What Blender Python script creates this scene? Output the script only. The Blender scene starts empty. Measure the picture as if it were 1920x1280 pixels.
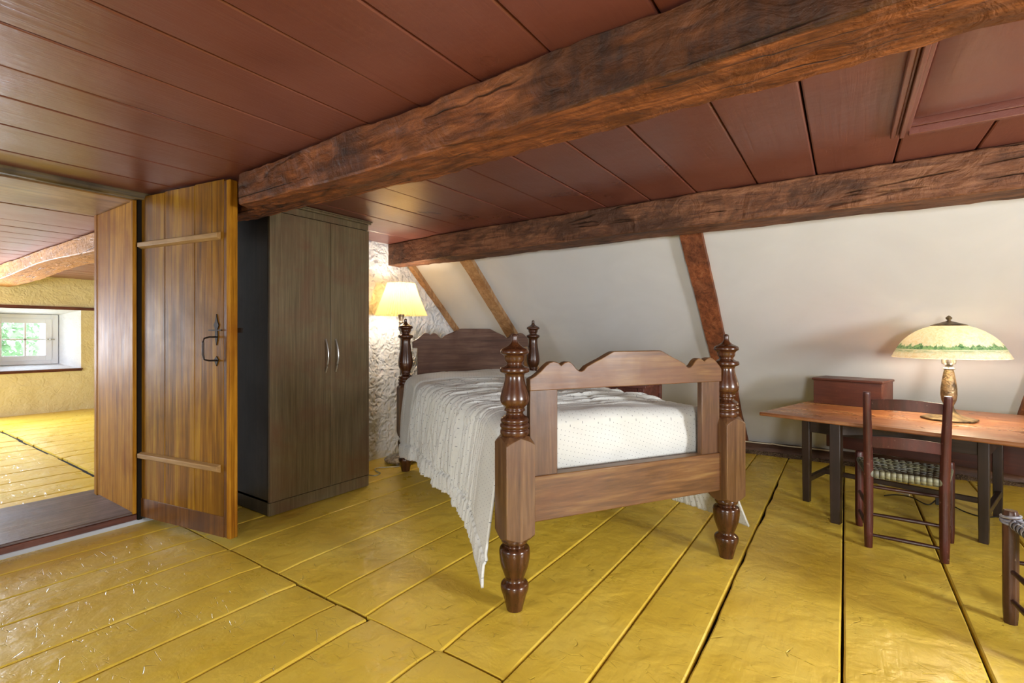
import bpy, math, random
from math import sin, cos, pi, radians, atan2, sqrt, exp
from mathutils import Vector, noise, Matrix

S = 1.15                      # all coordinates below are in units of the eye height; S turns them into metres
C = bpy.context.scene.collection
scene = bpy.context.scene
random.seed(7)

# ------------------------------------------------------------------ camera, world, lights, exposure
cam_d = bpy.data.cameras.new('camera'); cam = bpy.data.objects.new('camera', cam_d); C.objects.link(cam)
cam.location = (0, 0, S)
YAW = 34.3
cam.rotation_euler = (radians(90), 0, radians(YAW))
cam_d.sensor_width = 36; cam_d.lens = 36 * 916 / 1920
cam_d.shift_y = -12 / 1920
cam_d.clip_start = 0.02
scene.camera = cam
scene.view_settings.view_transform = 'Standard'
scene.view_settings.look = 'None'
scene.view_settings.gamma = 1
scene.view_settings.use_curve_mapping = False
scene.view_settings.exposure = 0.93

w = bpy.data.worlds.new('world'); scene.world = w; w.use_nodes = True
w.node_tree.nodes['Background'].inputs[0].default_value = (0.74, 0.87, 1.0, 1)
w.node_tree.nodes['Background'].inputs[1].default_value = 5.0

def area(name, loc, target, sx, sy, power, col, spread=180):
    l = bpy.data.lights.new(name, 'AREA'); l.shape = 'RECTANGLE'; l.size = sx * S; l.size_y = sy * S
    l.energy = power; l.color = col; l.spread = radians(spread)
    o = bpy.data.objects.new(name, l); C.objects.link(o)
    o.location = Vector(loc) * S
    d = (Vector(target) - Vector(loc)).normalized()
    o.rotation_euler = d.to_track_quat('-Z', 'Y').to_euler()
    return o
def point(name, loc, power, col, r):
    l = bpy.data.lights.new(name, 'POINT'); l.energy = power; l.color = col; l.shadow_soft_size = r * S
    o = bpy.data.objects.new(name, l); C.objects.link(o); o.location = Vector(loc) * S
    return o
# daylight through the windows; the south pair is fill added behind the camera
area('daylight_east_window', (2.58, 1.40, 1.0), (-1.0, 1.75, 0.25), 0.60, 0.66, 42, (0.96, 0.97, 1.0), 140)
area('added_fill_south_left', (-1.7, -1.42, 1.05), (-1.6, 1.8, 0.5), 0.7, 0.6, 11, (0.92, 0.96, 1.0))
area('added_fill_south_right', (0.9, -1.42, 1.05), (0.2, 1.7, 0.0), 0.40, 0.55, 26, (1.0, 0.97, 0.92), 110)
area('daylight_far_window_hidden', (-8.42, 0.45, 0.98), (-4, 0.6, 0.9), 0.75, 0.6, 125, (0.72, 0.83, 1.0))
area('daylight_far_side_window', (-6.3, -1.40, 1.0), (-5.6, 1.0, 1.1), 1.0, 0.8, 55, (0.80, 0.88, 1.0))

# ------------------------------------------------------------------ node helpers
def lin(hexs):
    r = [int(hexs[i:i + 2], 16) / 255 for i in (1, 3, 5)]
    return tuple((c / 12.92 if c <= 0.04045 else ((c + 0.055) / 1.055) ** 2.4) for c in r) + (1,)
class NT:
    def __init__(s, name):
        s.m = bpy.data.materials.new(name); s.m.use_nodes = True
        s.t = s.m.node_tree; s.b = s.t.nodes['Principled BSDF']; s.out = s.t.nodes['Material Output']
    def n(s, typ, ins=None, **kw):
        nd = s.t.nodes.new(typ)
        for k, v in kw.items(): setattr(nd, k, v)
        for k, v in (ins or {}).items(): s.set(nd.inputs[k], v)
        return nd
    def set(s, sock, v):
        if isinstance(v, bpy.types.NodeSocket): s.t.links.new(v, sock)
        else: sock.default_value = v
    def coord(s, which='Object', scale=(1, 1, 1), rot=(0, 0, 0), loc=(0, 0, 0)):
        tc = s.n('ShaderNodeTexCoord')
        mp = s.n('ShaderNodeMapping', {'Vector': tc.outputs[which], 'Scale': scale, 'Rotation': rot, 'Location': loc})
        return mp.outputs[0]
    def noise(s, vec, scale, detail=4, rough=0.55, dist=0.0):
        return s.n('ShaderNodeTexNoise', {'Vector': vec, 'Scale': scale, 'Detail': detail, 'Roughness': rough, 'Distortion': dist}).outputs['Fac']
    def ramp(s, fac, stops, interp='LINEAR'):
        r = s.n('ShaderNodeValToRGB', {'Fac': fac}); cr = r.color_ramp; cr.interpolation = interp
        while len(cr.elements) < len(stops): cr.elements.new(0.5)
        for e, (p, c) in zip(cr.elements, stops):
            e.position = p; e.color = c if len(c) == 4 else (*c, 1)
        return r.outputs[0]
    def f(s, fac, a, b, lo=0.0, hi=1.0):
        return s.n('ShaderNodeMapRange', {'Value': fac, 'From Min': a, 'From Max': b, 'To Min': lo, 'To Max': hi}).outputs[0]
    def mix(s, fac, a, b, blend='MIX'):
        m = s.n('ShaderNodeMix', data_type='RGBA', blend_type=blend)
        s.set(m.inputs[0], fac); s.set(m.inputs[6], a); s.set(m.inputs[7], b); return m.outputs[2]
    def math(s, op, a, b=0.0, c=0.0):
        m = s.n('ShaderNodeMath', operation=op); s.set(m.inputs[0], a); s.set(m.inputs[1], b); s.set(m.inputs[2], c); return m.outputs[0]
    def bump(s, h, strength, dist, prev=None):
        b = s.n('ShaderNodeBump', {'Height': h, 'Strength': strength, 'Distance': dist})
        if prev is not None: s.set(b.inputs['Normal'], prev)
        return b.outputs[0]
    def done(s, color=None, rough=None, normal=None, spec=None, metal=None, coat=None):
        for k, v in (('Base Color', color), ('Roughness', rough), ('Normal', normal), ('Specular IOR Level', spec), ('Metallic', metal), ('Coat Weight', coat)):
            if v is not None: s.set(s.b.inputs[k], v)
        return s.m
GR = (0.5, 0.5, 0.5, 1)

def wood(name, cols, axis='x', rough=(0.35, 0.55), grain=38, stretch=0.05, bump=0.25, bdist=0.003, mott=2.2, mcol=None, spec=0.5, coord='Object', off=(0, 0, 0), knots=0.0, wear=None):
    """cols: dark, mid, light"""
    t = NT(name)
    sc = {'x': (stretch, 1, 1), 'y': (1, stretch, 1), 'z': (1, 1, stretch)}[axis]
    v = t.coord(coord, sc, loc=off)
    v0 = t.coord(coord, loc=off)
    n1 = t.noise(v, grain, 6, 0.62, 0.6)
    n2 = t.noise(v, grain * 3.3, 3, 0.6)
    n3 = t.noise(v0, mott, 4, 0.6, 0.5)
    s1 = t.math('ADD', t.math('MULTIPLY', n1, 0.7), t.math('MULTIPLY', n2, 0.3))
    col = t.ramp(s1, [(0.34, lin(cols[0])), (0.50, lin(cols[1])), (0.66, lin(cols[2]))])
    mc = lin(mcol) if mcol else lin(cols[0])
    col = t.mix(t.f(n3, 0.45, 0.72, 0, 0.7), col, mc)
    if knots:
        vo = t.n('ShaderNodeTexVoronoi', {'Vector': t.coord(coord, (sc[0] * 4 if sc[0] < 1 else 1, sc[1] * 4 if sc[1] < 1 else 1, sc[2] * 4 if sc[2] < 1 else 1)), 'Scale': 4.0})
        k = t.f(vo.outputs['Distance'], 0.02, 0.10, 1, 0)
        col = t.mix(t.math('MULTIPLY', k, knots), col, lin('#1c0d06'))
    if wear:
        n4 = t.noise(v0, 55, 5, 0.75)
        col = t.mix(t.f(n4, 0.64, 0.68, 0, 0.85), col, lin(wear))
    nb = t.bump(s1, bump, bdist)
    nb = t.bump(t.noise(v0, 14, 3), 0.15, 0.006, nb)
    return t.done(col, t.f(n3, 0.3, 0.7, rough[0], rough[1]), nb, spec)

def plaster(name, c1, c2, scale=7, strength=0.6, dist=0.02, rough=0.8, fine=0.2):
    t = NT(name); v = t.coord()
    a = t.noise(v, scale * .5, 4, 0.55, 1.2)
    vo = t.n('ShaderNodeTexVoronoi', {'Vector': t.n('ShaderNodeVectorMath', {0: v, 1: t.n('ShaderNodeTexNoise', {'Vector': v, 'Scale': scale * .8, 'Detail': 3}).outputs['Color']}, operation='ADD').outputs[0], 'Scale': scale * 1.3}, feature='SMOOTH_F1')
    b = t.noise(v, scale * 7, 5, 0.65)
    col = t.mix(t.f(a, 0.35, 0.7), lin(c1), lin(c2))
    nb = t.bump(t.math('ADD', t.math('MULTIPLY', vo.outputs['Distance'], 0.9), a), strength, dist)
    nb = t.bump(b, fine, 0.004, nb)
    return t.done(col, rough, nb, 0.3)

# ------------------------------------------------------------------ materials
M = {}
def floor_paint():
    t = NT('yellow_floor_paint'); v = t.coord()
    rnd = t.n('ShaderNodeAttribute', attribute_name='tone', attribute_type='GEOMETRY').outputs['Fac']
    n = t.noise(v, 2.0, 5, 0.6, 0.4)
    col = t.ramp(n, [(0.3, lin('#d3b038')), (0.5, lin('#dfbd45')), (0.7, lin('#e6c958'))])
    col = t.mix(t.math('MULTIPLY', rnd, 0.35), col, lin('#cdb044'))
    vg = t.coord(scale=(1, 0.05, 1))
    g = t.noise(vg, 60, 5, 0.6, 0.8)
    gr = t.noise(v, 30, 6, 0.75)
    col = t.mix(t.f(gr, 0.68, 0.74, 0, 0.5), col, lin('#7d661c'))
    # short scratches
    def scr(rot, sx, seed):
        vv = t.coord(scale=(sx, 1, 1), rot=(0, 0, rot), loc=(seed, seed * 2, 0))
        d = t.n('ShaderNodeVectorMath', {0: t.n('ShaderNodeTexNoise', {'Vector': vv, 'Scale': 3.0, 'Detail': 2}).outputs['Color'], 'Scale': 0.22}, operation='SCALE').outputs[0]
        vo = t.n('ShaderNodeTexVoronoi', {'Vector': t.n('ShaderNodeVectorMath', {0: vv, 1: d}, operation='ADD').outputs[0], 'Scale': 17.0}, feature='DISTANCE_TO_EDGE').outputs['Distance']
        msk = t.f(t.noise(v, 2.6 + seed, 3, 0.6), 0.52, 0.6)
        return t.math('MULTIPLY', t.math('MULTIPLY', t.f(vo, 0.0, 0.02, 1, 0), msk), t.f(t.noise(v, 17 + seed, 2, 0.5), 0.5, 0.56))
    s1 = scr(0.9, 0.35, 1.3); s2 = scr(-0.5, 0.3, 2.7); s3 = scr(2.2, 0.5, 4.1)
    ss = t.math('MAXIMUM', t.math('MAXIMUM', s1, s2), s3)
    col = t.mix(t.math('MULTIPLY', ss, 0.42), col, lin('#8a6f1a'))
    big = t.noise(v, 9, 3, 0.5, 0.3)
    nb = t.bump(big, 0.32, 0.025)
    nb = t.bump(g, 0.22, 0.004, nb)
    nb = t.bump(t.noise(v, 130, 4, 0.6), 0.16, 0.003, nb)
    nb = t.bump(ss, 0.5, -0.003, nb)
    rg = t.f(t.noise(v, 5, 4, 0.6), 0.3, 0.7, 0.24, 0.42)
    return t.done(col, rg, nb, 0.5)
M['floor'] = floor_paint()
def ceil_paint():
    t = NT('oxblood_ceiling_paint'); v = t.coord()
    rnd = t.n('ShaderNodeAttribute', attribute_name='tone', attribute_type='GEOMETRY').outputs['Fac']
    n = t.noise(v, 1.6, 4, 0.6, 0.4)
    col = t.ramp(n, [(0.3, lin('#6c3c32')), (0.7, lin('#7f4c42'))])
    col = t.mix(t.math('MULTIPLY', rnd, 0.35), col, lin('#6c3a2f'))
    vg = t.coord(scale=(1, 0.035, 1)); g = t.noise(vg, 50, 6, 0.65, 1.0)
    col = t.mix(t.f(g, 0.6, 0.75, 0, 0.35), col, lin('#4d2019'))
    vk = t.coord(scale=(1, 0.45, 1)); vo = t.n('ShaderNodeTexVoronoi', {'Vector': vk, 'Scale': 5.0}).outputs['Distance']
    kn = t.f(vo, 0.03, 0.11, 1, 0)
    nb = t.bump(t.noise(v, 6, 3), 0.3, 0.012)
    nb = t.bump(g, 0.35, 0.004, nb)
    nb = t.bump(t.math('MULTIPLY', kn, t.noise(v, 40, 3)), 0.25, 0.004, nb)
    return t.done(col, t.f(n, 0.3, 0.7, 0.27, 0.38), nb, 0.8)
M['ceiling'] = ceil_paint()
def hewn_mat(name, cols, mcol, scale=1.0, seed=0, dark_front=None):
    t = NT(name); v = t.coord(loc=(seed, 0, 0)); vg = t.coord(scale=(0.13, 1, 1), loc=(seed, 0, 0))
    g = t.noise(vg, 34, 6, 0.65, 0.7)
    m = t.noise(t.coord(scale=(0.6, 1, 1), loc=(seed, 3, 1)), 3.4, 6, 0.68, 1.0)
    col = t.ramp(g, [(0.3, lin(cols[0])), (0.5, lin(cols[1])), (0.72, lin(cols[2]))])
    col = t.mix(t.f(m, 0.46, 0.62, 0, 0.85), col, lin(mcol))
    if dark_front:      # the front face of this beam is darker, less so at the door end
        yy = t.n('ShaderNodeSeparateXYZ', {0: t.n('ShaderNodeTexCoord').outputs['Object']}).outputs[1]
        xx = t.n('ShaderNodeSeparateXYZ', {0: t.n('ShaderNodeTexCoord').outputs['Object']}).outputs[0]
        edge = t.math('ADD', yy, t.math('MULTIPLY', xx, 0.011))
        face = t.f(edge, dark_front + .006, dark_front + .018, 1, 0)
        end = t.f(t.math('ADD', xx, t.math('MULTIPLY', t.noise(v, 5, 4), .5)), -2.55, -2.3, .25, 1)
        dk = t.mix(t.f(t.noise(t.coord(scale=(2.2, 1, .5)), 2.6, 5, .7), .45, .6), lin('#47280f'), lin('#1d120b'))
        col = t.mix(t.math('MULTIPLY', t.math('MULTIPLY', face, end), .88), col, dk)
    # axe marks: skewed facets
    va = t.n('ShaderNodeVectorMath', {0: t.coord(scale=(1, 1.0, 1.0), rot=(0.3, 0.5, 0.5), loc=(seed, 0, 0)), 1: t.n('ShaderNodeTexNoise', {'Vector': v, 'Scale': 4.0}).outputs['Color']}, operation='ADD').outputs[0]
    vo = t.n('ShaderNodeTexVoronoi', {'Vector': va, 'Scale': 7.0}, feature='F1')
    cr = t.n('ShaderNodeTexVoronoi', {'Vector': t.coord(scale=(0.07, 1, 1), rot=(0, 0, 0.03), loc=(seed, 0, 0)), 'Scale': 9.0}, feature='DISTANCE_TO_EDGE').outputs['Distance']
    crm = t.math('MULTIPLY', t.f(cr, 0.0, 0.03, 1, 0), t.f(t.noise(v, 3.0, 3), 0.5, 0.6))
    col = t.mix(t.math('MULTIPLY', crm, 0.8), col, lin('#170b06'))
    nb = t.bump(t.noise(t.coord(scale=(1, 1, 1), rot=(0.3, 0.5, 0.5)), 8, 4, 0.6, 1.5), 0.6, 0.025)
    nb = t.bump(g, 0.5, 0.008, nb)
    nb = t.bump(crm, 0.8, -0.01, nb)
    nb = t.bump(t.noise(v, 25, 5, 0.7), 0.55, 0.010, nb)
    return t.done(col, 0.62, nb, 0.35)
M['beam'] = hewn_mat('hewn_dark_oak', ('#3c1e0e', '#7c4724', '#a9683a'), '#5a3317', seed=1, dark_front=1.12 * S - .012)
M['beam2'] = hewn_mat('hewn_brown_oak', ('#42261a', '#744a30', '#96694a'), '#40281a', seed=7)
M['beamfar'] = hewn_mat('hewn_ochre_timber', ('#7a4c18', '#a8712a', '#bd8636'), '#8f5f22', seed=12)
M['rafter'] = wood('rafter_wood', ('#512a17', '#84492a', '#9d6440'), 'z', (0.55, 0.75), 30, 0.08, 0.5, 0.006, 5, '#3c1e10')
M['rafterpale'] = wood('rafter_pale_wood', ('#84623f', '#a58058', '#bd9870'), 'z', (0.6, 0.8), 30, 0.08, 0.5, 0.006, 6, '#7e5029')
M['lintel'] = hewn_mat('lintel_oak', ('#3a3018', '#6e5c32', '#8b7644'), '#2e2412', seed=21)
M['plaster'] = plaster('white_smooth_plaster', '#cccdcd', '#d3d4d4', 3, 0.10, 0.01, 0.75, 0.05)
M['stone'] = plaster('white_rough_stone_plaster', '#dbdfe2', '#e6e8ea', 6.5, 0.85, 0.035, 0.75, 0.3)
M['cream'] = plaster('cream_rough_plaster', '#d6c898', '#dfd4a8', 7, 0.55, 0.02, 0.8, 0.25)
M['reveal'] = plaster('white_reveal_plaster', '#dfe2e6', '#e9ebee', 8, 0.5, 0.015, 0.7, 0.2)
M['jamb'] = wood('amber_varnished_pine', ('#6a420e', '#a46f1b', '#bd8b30'), 'z', (0.5, 0.6), 26, 0.05, 0.3, 0.004, 2.5, '#7d4510', knots=0.7, spec=0.06)
M['door'] = wood('amber_varnished_door_pine', ('#4a2e09', '#8a5c13', '#b08528'), 'z', (0.32, 0.46), 24, 0.04, 0.3, 0.004, 2.2, '#5e3d10', knots=0.75, spec=0.15)
M['batten'] = wood('pale_worn_batten', ('#7d5c33', '#a5814d', '#b89765'), 'x', (0.5, 0.65), 30, 0.06, 0.3, 0.004, 4, '#8a6538')
M['sill'] = wood('dark_worn_threshold', ('#3c3230', '#64534c', '#85746a'), 'y', (0.30, 0.5), 40, 0.05, 0.6, 0.006, 3, '#4c3d38')
M['redsill'] = wood('red_brown_trim', ('#3f1e12', '#5f2e1a', '#73402a'), 'y', (0.35, 0.5), 30, 0.05, 0.3, 0.003, 4)
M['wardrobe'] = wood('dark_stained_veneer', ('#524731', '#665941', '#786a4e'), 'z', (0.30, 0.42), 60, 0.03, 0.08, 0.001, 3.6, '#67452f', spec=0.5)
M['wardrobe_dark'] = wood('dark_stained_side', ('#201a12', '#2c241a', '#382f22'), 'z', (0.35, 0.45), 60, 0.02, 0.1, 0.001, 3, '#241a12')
M['bedx'] = wood('walnut_rail_wood', ('#452c16', '#684625', '#826338'), 'x', (0.34, 0.5), 22, 0.07, 0.3, 0.002, 3.0, '#633a1d', knots=0.8)
M['bedz'] = wood('walnut_block_wood', ('#3f2815', '#5c3f25', '#745636'), 'z', (0.34, 0.5), 22, 0.07, 0.3, 0.002, 3.0, '#573420')
M['bedhead'] = wood('walnut_headboard_wood', ('#382318', '#553929', '#6c4f3e'), 'x', (0.5, 0.62), 24, 0.06, 0.2, 0.002, 3.5, '#452a1f', spec=0.25)
M['turned'] = wood('polished_turned_walnut', ('#26130a', '#412412', '#5c381e'), 'z', (0.18, 0.30), 18, 0.12, 0.06, 0.001, 5, '#46200e', spec=0.6)
M['tabletop'] = wood('worn_red_pine_tabletop', ('#5a3219', '#8f5a32', '#b38355'), 'x', (0.22, 0.42), 16, 0.05, 0.25, 0.002, 4, '#703f24', spec=0.6)
M['tableleg'] = wood('dark_green_brown_table_paint', ('#1c130b', '#291c12', '#3b2a1c'), 'z', (0.35, 0.5), 24, 0.08, 0.25, 0.002, 5, '#2c1812')
M['leaf'] = wood('dark_red_leaf_paint', ('#32140c', '#431c12', '#522619'), 'x', (0.35, 0.5), 24, 0.08, 0.2, 0.002, 4)
M['boxred'] = wood('oxblood_box_paint', ('#38190e', '#4a2416', '#5c321f'), 'x', (0.35, 0.5), 24, 0.08, 0.2, 0.002, 5, '#4b2014', wear='#8a6248')
M['desk'] = wood('scuffed_red_desk_paint', ('#451d14', '#5f2e22', '#754437'), 'x', (0.4, 0.55), 24, 0.08, 0.2, 0.002, 7, '#3c1a12', wear='#94705c')
M['chair'] = wood('maroon_chair_paint', ('#2a0e09', '#3c150f', '#4f2119'), 'z', (0.28, 0.42), 24, 0.08, 0.2, 0.002, 6, '#4d1a14', wear='#85685c')
M['chairdark'] = wood('dark_rung_paint', ('#241009', '#331810', '#452418'), 'x', (0.3, 0.45), 24, 0.08, 0.2, 0.002, 6)
M['chair_b'] = wood('dark_worn_chair_paint', ('#2c1810', '#43281a', '#5d3d2a'), 'z', (0.3, 0.45), 24, 0.08, 0.2, 0.002, 6, '#33190f', wear='#9a8674')
M['splint'] = wood('grey_green_splint', ('#4f4c36', '#6d6a4e', '#8a8766'), 'x', (0.45, 0.6), 40, 0.1, 0.3, 0.002, 14, '#5b5f6b')
M['wrap'] = wood('grey_seat_cord', ('#54545c', '#8a8a94', '#b5b0a6'), 'x', (0.45, 0.6), 40, 0.1, 0.3, 0.002, 14)
M['plate'] = wood('dark_wall_plate', ('#33200f', '#4d3020', '#62432e'), 'x', (0.55, 0.7), 22, 0.1, 0.6, 0.01, 5)
M['rubble'] = plaster('brown_rubble_stone', '#5b4630', '#75604a', 14, 1.0, 0.03, 0.8, 0.5)
M['gap'] = NT('dark_gap').done((0.012, 0.009, 0.006, 1), 0.9, spec=0.1)
M['white'] = NT('white_window_paint').done(lin('#e2e5ea'), 0.35)
M['iron'] = NT('black_iron').done(lin('#2c2420'), 0.45, metal=0.7)
M['steel'] = NT('brushed_steel').done(lin('#b9b9b6'), 0.3, metal=0.9)
def brassy(name, c, rough, metal, bs):
    t = NT(name); v = t.coord()
    h = t.n('ShaderNodeTexVoronoi', {'Vector': v, 'Scale': 90.0}).outputs['Distance']
    return t.done(t.mix(t.f(t.noise(v, 30), .3, .7), lin(c), lin('#3e3020')), rough, t.bump(h, bs, 0.003), 0.5, metal)
M['bronze'] = brassy('hammered_bronze', '#a08560', 0.42, 0.6, 0.7)
M['bronzeflat'] = brassy('aged_bronze', '#9a8462', 0.42, 0.6, 0.1)
M['nickel'] = brassy('aged_nickel', '#c4baa9', 0.35, 0.6, 0.05)
M['cordwhite'] = NT('white_cord').done(lin('#cfc5ac'), 0.5)
M['cordblack'] = NT('black_cord').done(lin('#1d1713'), 0.5)
def glass():
    t = NT('window_glass')
    tr = t.n('ShaderNodeBsdfTransparent', {'Color': (0.97, 0.99, 1, 1)})
    gl = t.n('ShaderNodeBsdfGlossy', {'Roughness': 0.02})
    mx = t.n('ShaderNodeMixShader', {0: 0.06, 1: tr.outputs[0], 2: gl.outputs[0]})
    t.t.links.new(mx.outputs[0], t.out.inputs[0]); return t.m
M['glass'] = glass()
def cloth():
    t = NT('white_dotted_cotton')
    v = t.coord('UV', (1, 1, 1))
    def dots(off, sp, r):
        vv = t.n('ShaderNodeVectorMath', {0: t.coord('UV', (1 / sp, 1 / sp, 0), rot=(0, 0, 0.5), loc=off)}, operation='FRACTION').outputs[0]
        d = t.n('ShaderNodeVectorMath', {0: vv, 1: (0.5, 0.5, 0)}, operation='DISTANCE').outputs['Value']
        return t.math('LESS_THAN', d, r)
    d1 = t.math('MAXIMUM', dots((0, 0, 0), 0.026, 0.060), dots((0.5, 0.5, 0), 0.026, 0.05))
    base = t.mix(t.f(t.noise(v, 4, 3), 0.3, 0.7), lin('#c0c1bb'), lin('#cbccc8'))
    col = t.mix(t.math('MULTIPLY', d1, 0.85), base, lin('#343a4c'))
    wr = t.noise(t.coord('UV', (1, 0.12, 1)), 60, 3, 0.6, 1.2)
    msk = t.n('ShaderNodeAttribute', attribute_name='crinkle', attribute_type='GEOMETRY').outputs['Fac']
    nb = t.bump(t.math('MULTIPLY', wr, msk), 0.9, 0.012)
    nb = t.bump(t.noise(v, 500, 2), 0.08, 0.001, nb)
    t.set(t.b.inputs['Sheen Weight'], 0.15)
    return t.done(col, 0.85, nb, 0.25)
M['cloth'] = cloth()
def pleat():
    t = NT('cream_pleated_fabric')
    d = t.n('ShaderNodeBsdfDiffuse', {'Color': lin('#dcc489')}); tr = t.n('ShaderNodeBsdfTranslucent', {'Color': lin('#e8c98a')})
    mx = t.n('ShaderNodeMixShader', {0: 0.55, 1: d.outputs[0], 2: tr.outputs[0]})
    t.t.links.new(mx.outputs[0], t.out.inputs[0]); return t.m
M['pleat'] = pleat()
def painted_glass():
    t = NT('painted_lamp_glass')
    tc = t.n('ShaderNodeTexCoord'); sx = t.n('ShaderNodeSeparateXYZ', {0: tc.outputs['Object']})
    th = t.math('ARCTAN2', sx.outputs[1], sx.outputs[0])
    z = t.math('DIVIDE', sx.outputs[2], S)
    cv = t.n('ShaderNodeCombineXYZ', {0: th, 1: 0.0, 2: 0.0}).outputs[0]
    hills = t.noise(cv, 3.2, 5, 0.65)
    trees = t.noise(cv, 9.0, 6, 0.8)
    top = t.math('ADD', 0.942, t.math('ADD', t.math('MULTIPLY', t.f(hills, 0.45, 0.65, 0, 1), 0.022), t.math('MULTIPLY', t.f(trees, 0.5, 0.7, 0, 1), 0.022)))
    v = t.coord()
    mott = t.noise(v, 60, 5, 0.8)
    land = t.math('MULTIPLY', t.f(t.math('SUBTRACT', top, z), 0.0, 0.004), t.f(z, 0.926, 0.929))
    water = t.math('MULTIPLY', t.f(t.math('SUBTRACT', 0.925, z), 0.0, 0.002), t.f(z, 0.905, 0.922))
    water = t.math('MULTIPLY', water, t.f(t.noise(t.coord(scale=(1, 1, 6)), 18, 4, 0.7), 0.35, 0.55))
    cream = t.mix(t.f(t.noise(v, 35, 6, 0.8, 2.0), 0.45, 0.62), lin('#fbf6e6'), lin('#ecdcb4'))
    green = t.mix(t.f(mott, 0.45, 0.6), lin('#9fbf8e'), lin('#4c7757'))
    col = t.mix(land, cream, green); col = t.mix(t.math('MULTIPLY', water, 0.8), col, lin('#8fae84'))
    gl = t.n('ShaderNodeBsdfPrincipled', {'Base Color': col, 'Roughness': 0.35})
    tr = t.n('ShaderNodeBsdfTranslucent', {'Color': col})
    mx = t.n('ShaderNodeMixShader', {0: 0.34, 1: gl.outputs[0], 2: tr.outputs[0]})
    t.t.links.new(mx.outputs[0], t.out.inputs[0]); return t.m
M['shadeglass'] = painted_glass()
def leafm():
    t = NT('green_leaves')
    v = t.coord(); c = t.mix(t.f(t.noise(v, 3, 4), 0.3, 0.7), lin('#6f8c5c'), lin('#9fb58c'))
    d = t.n('ShaderNodeBsdfDiffuse', {'Color': c}); tr = t.n('ShaderNodeBsdfTranslucent', {'Color': c})
    mx = t.n('ShaderNodeMixShader', {0: 0.5, 1: d.outputs[0], 2: tr.outputs[0]})
    t.t.links.new(mx.outputs[0], t.out.inputs[0]); return t.m
M['leaves'] = leafm()
def bulbm(strength):
    t = NT('lit_bulb'); e = t.n('ShaderNodeEmission', {'Color': (1, 0.8, 0.55, 1), 'Strength': strength})
    t.t.links.new(e.outputs[0], t.out.inputs[0]); return t.m
M['bulb'] = bulbm(18)

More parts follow.
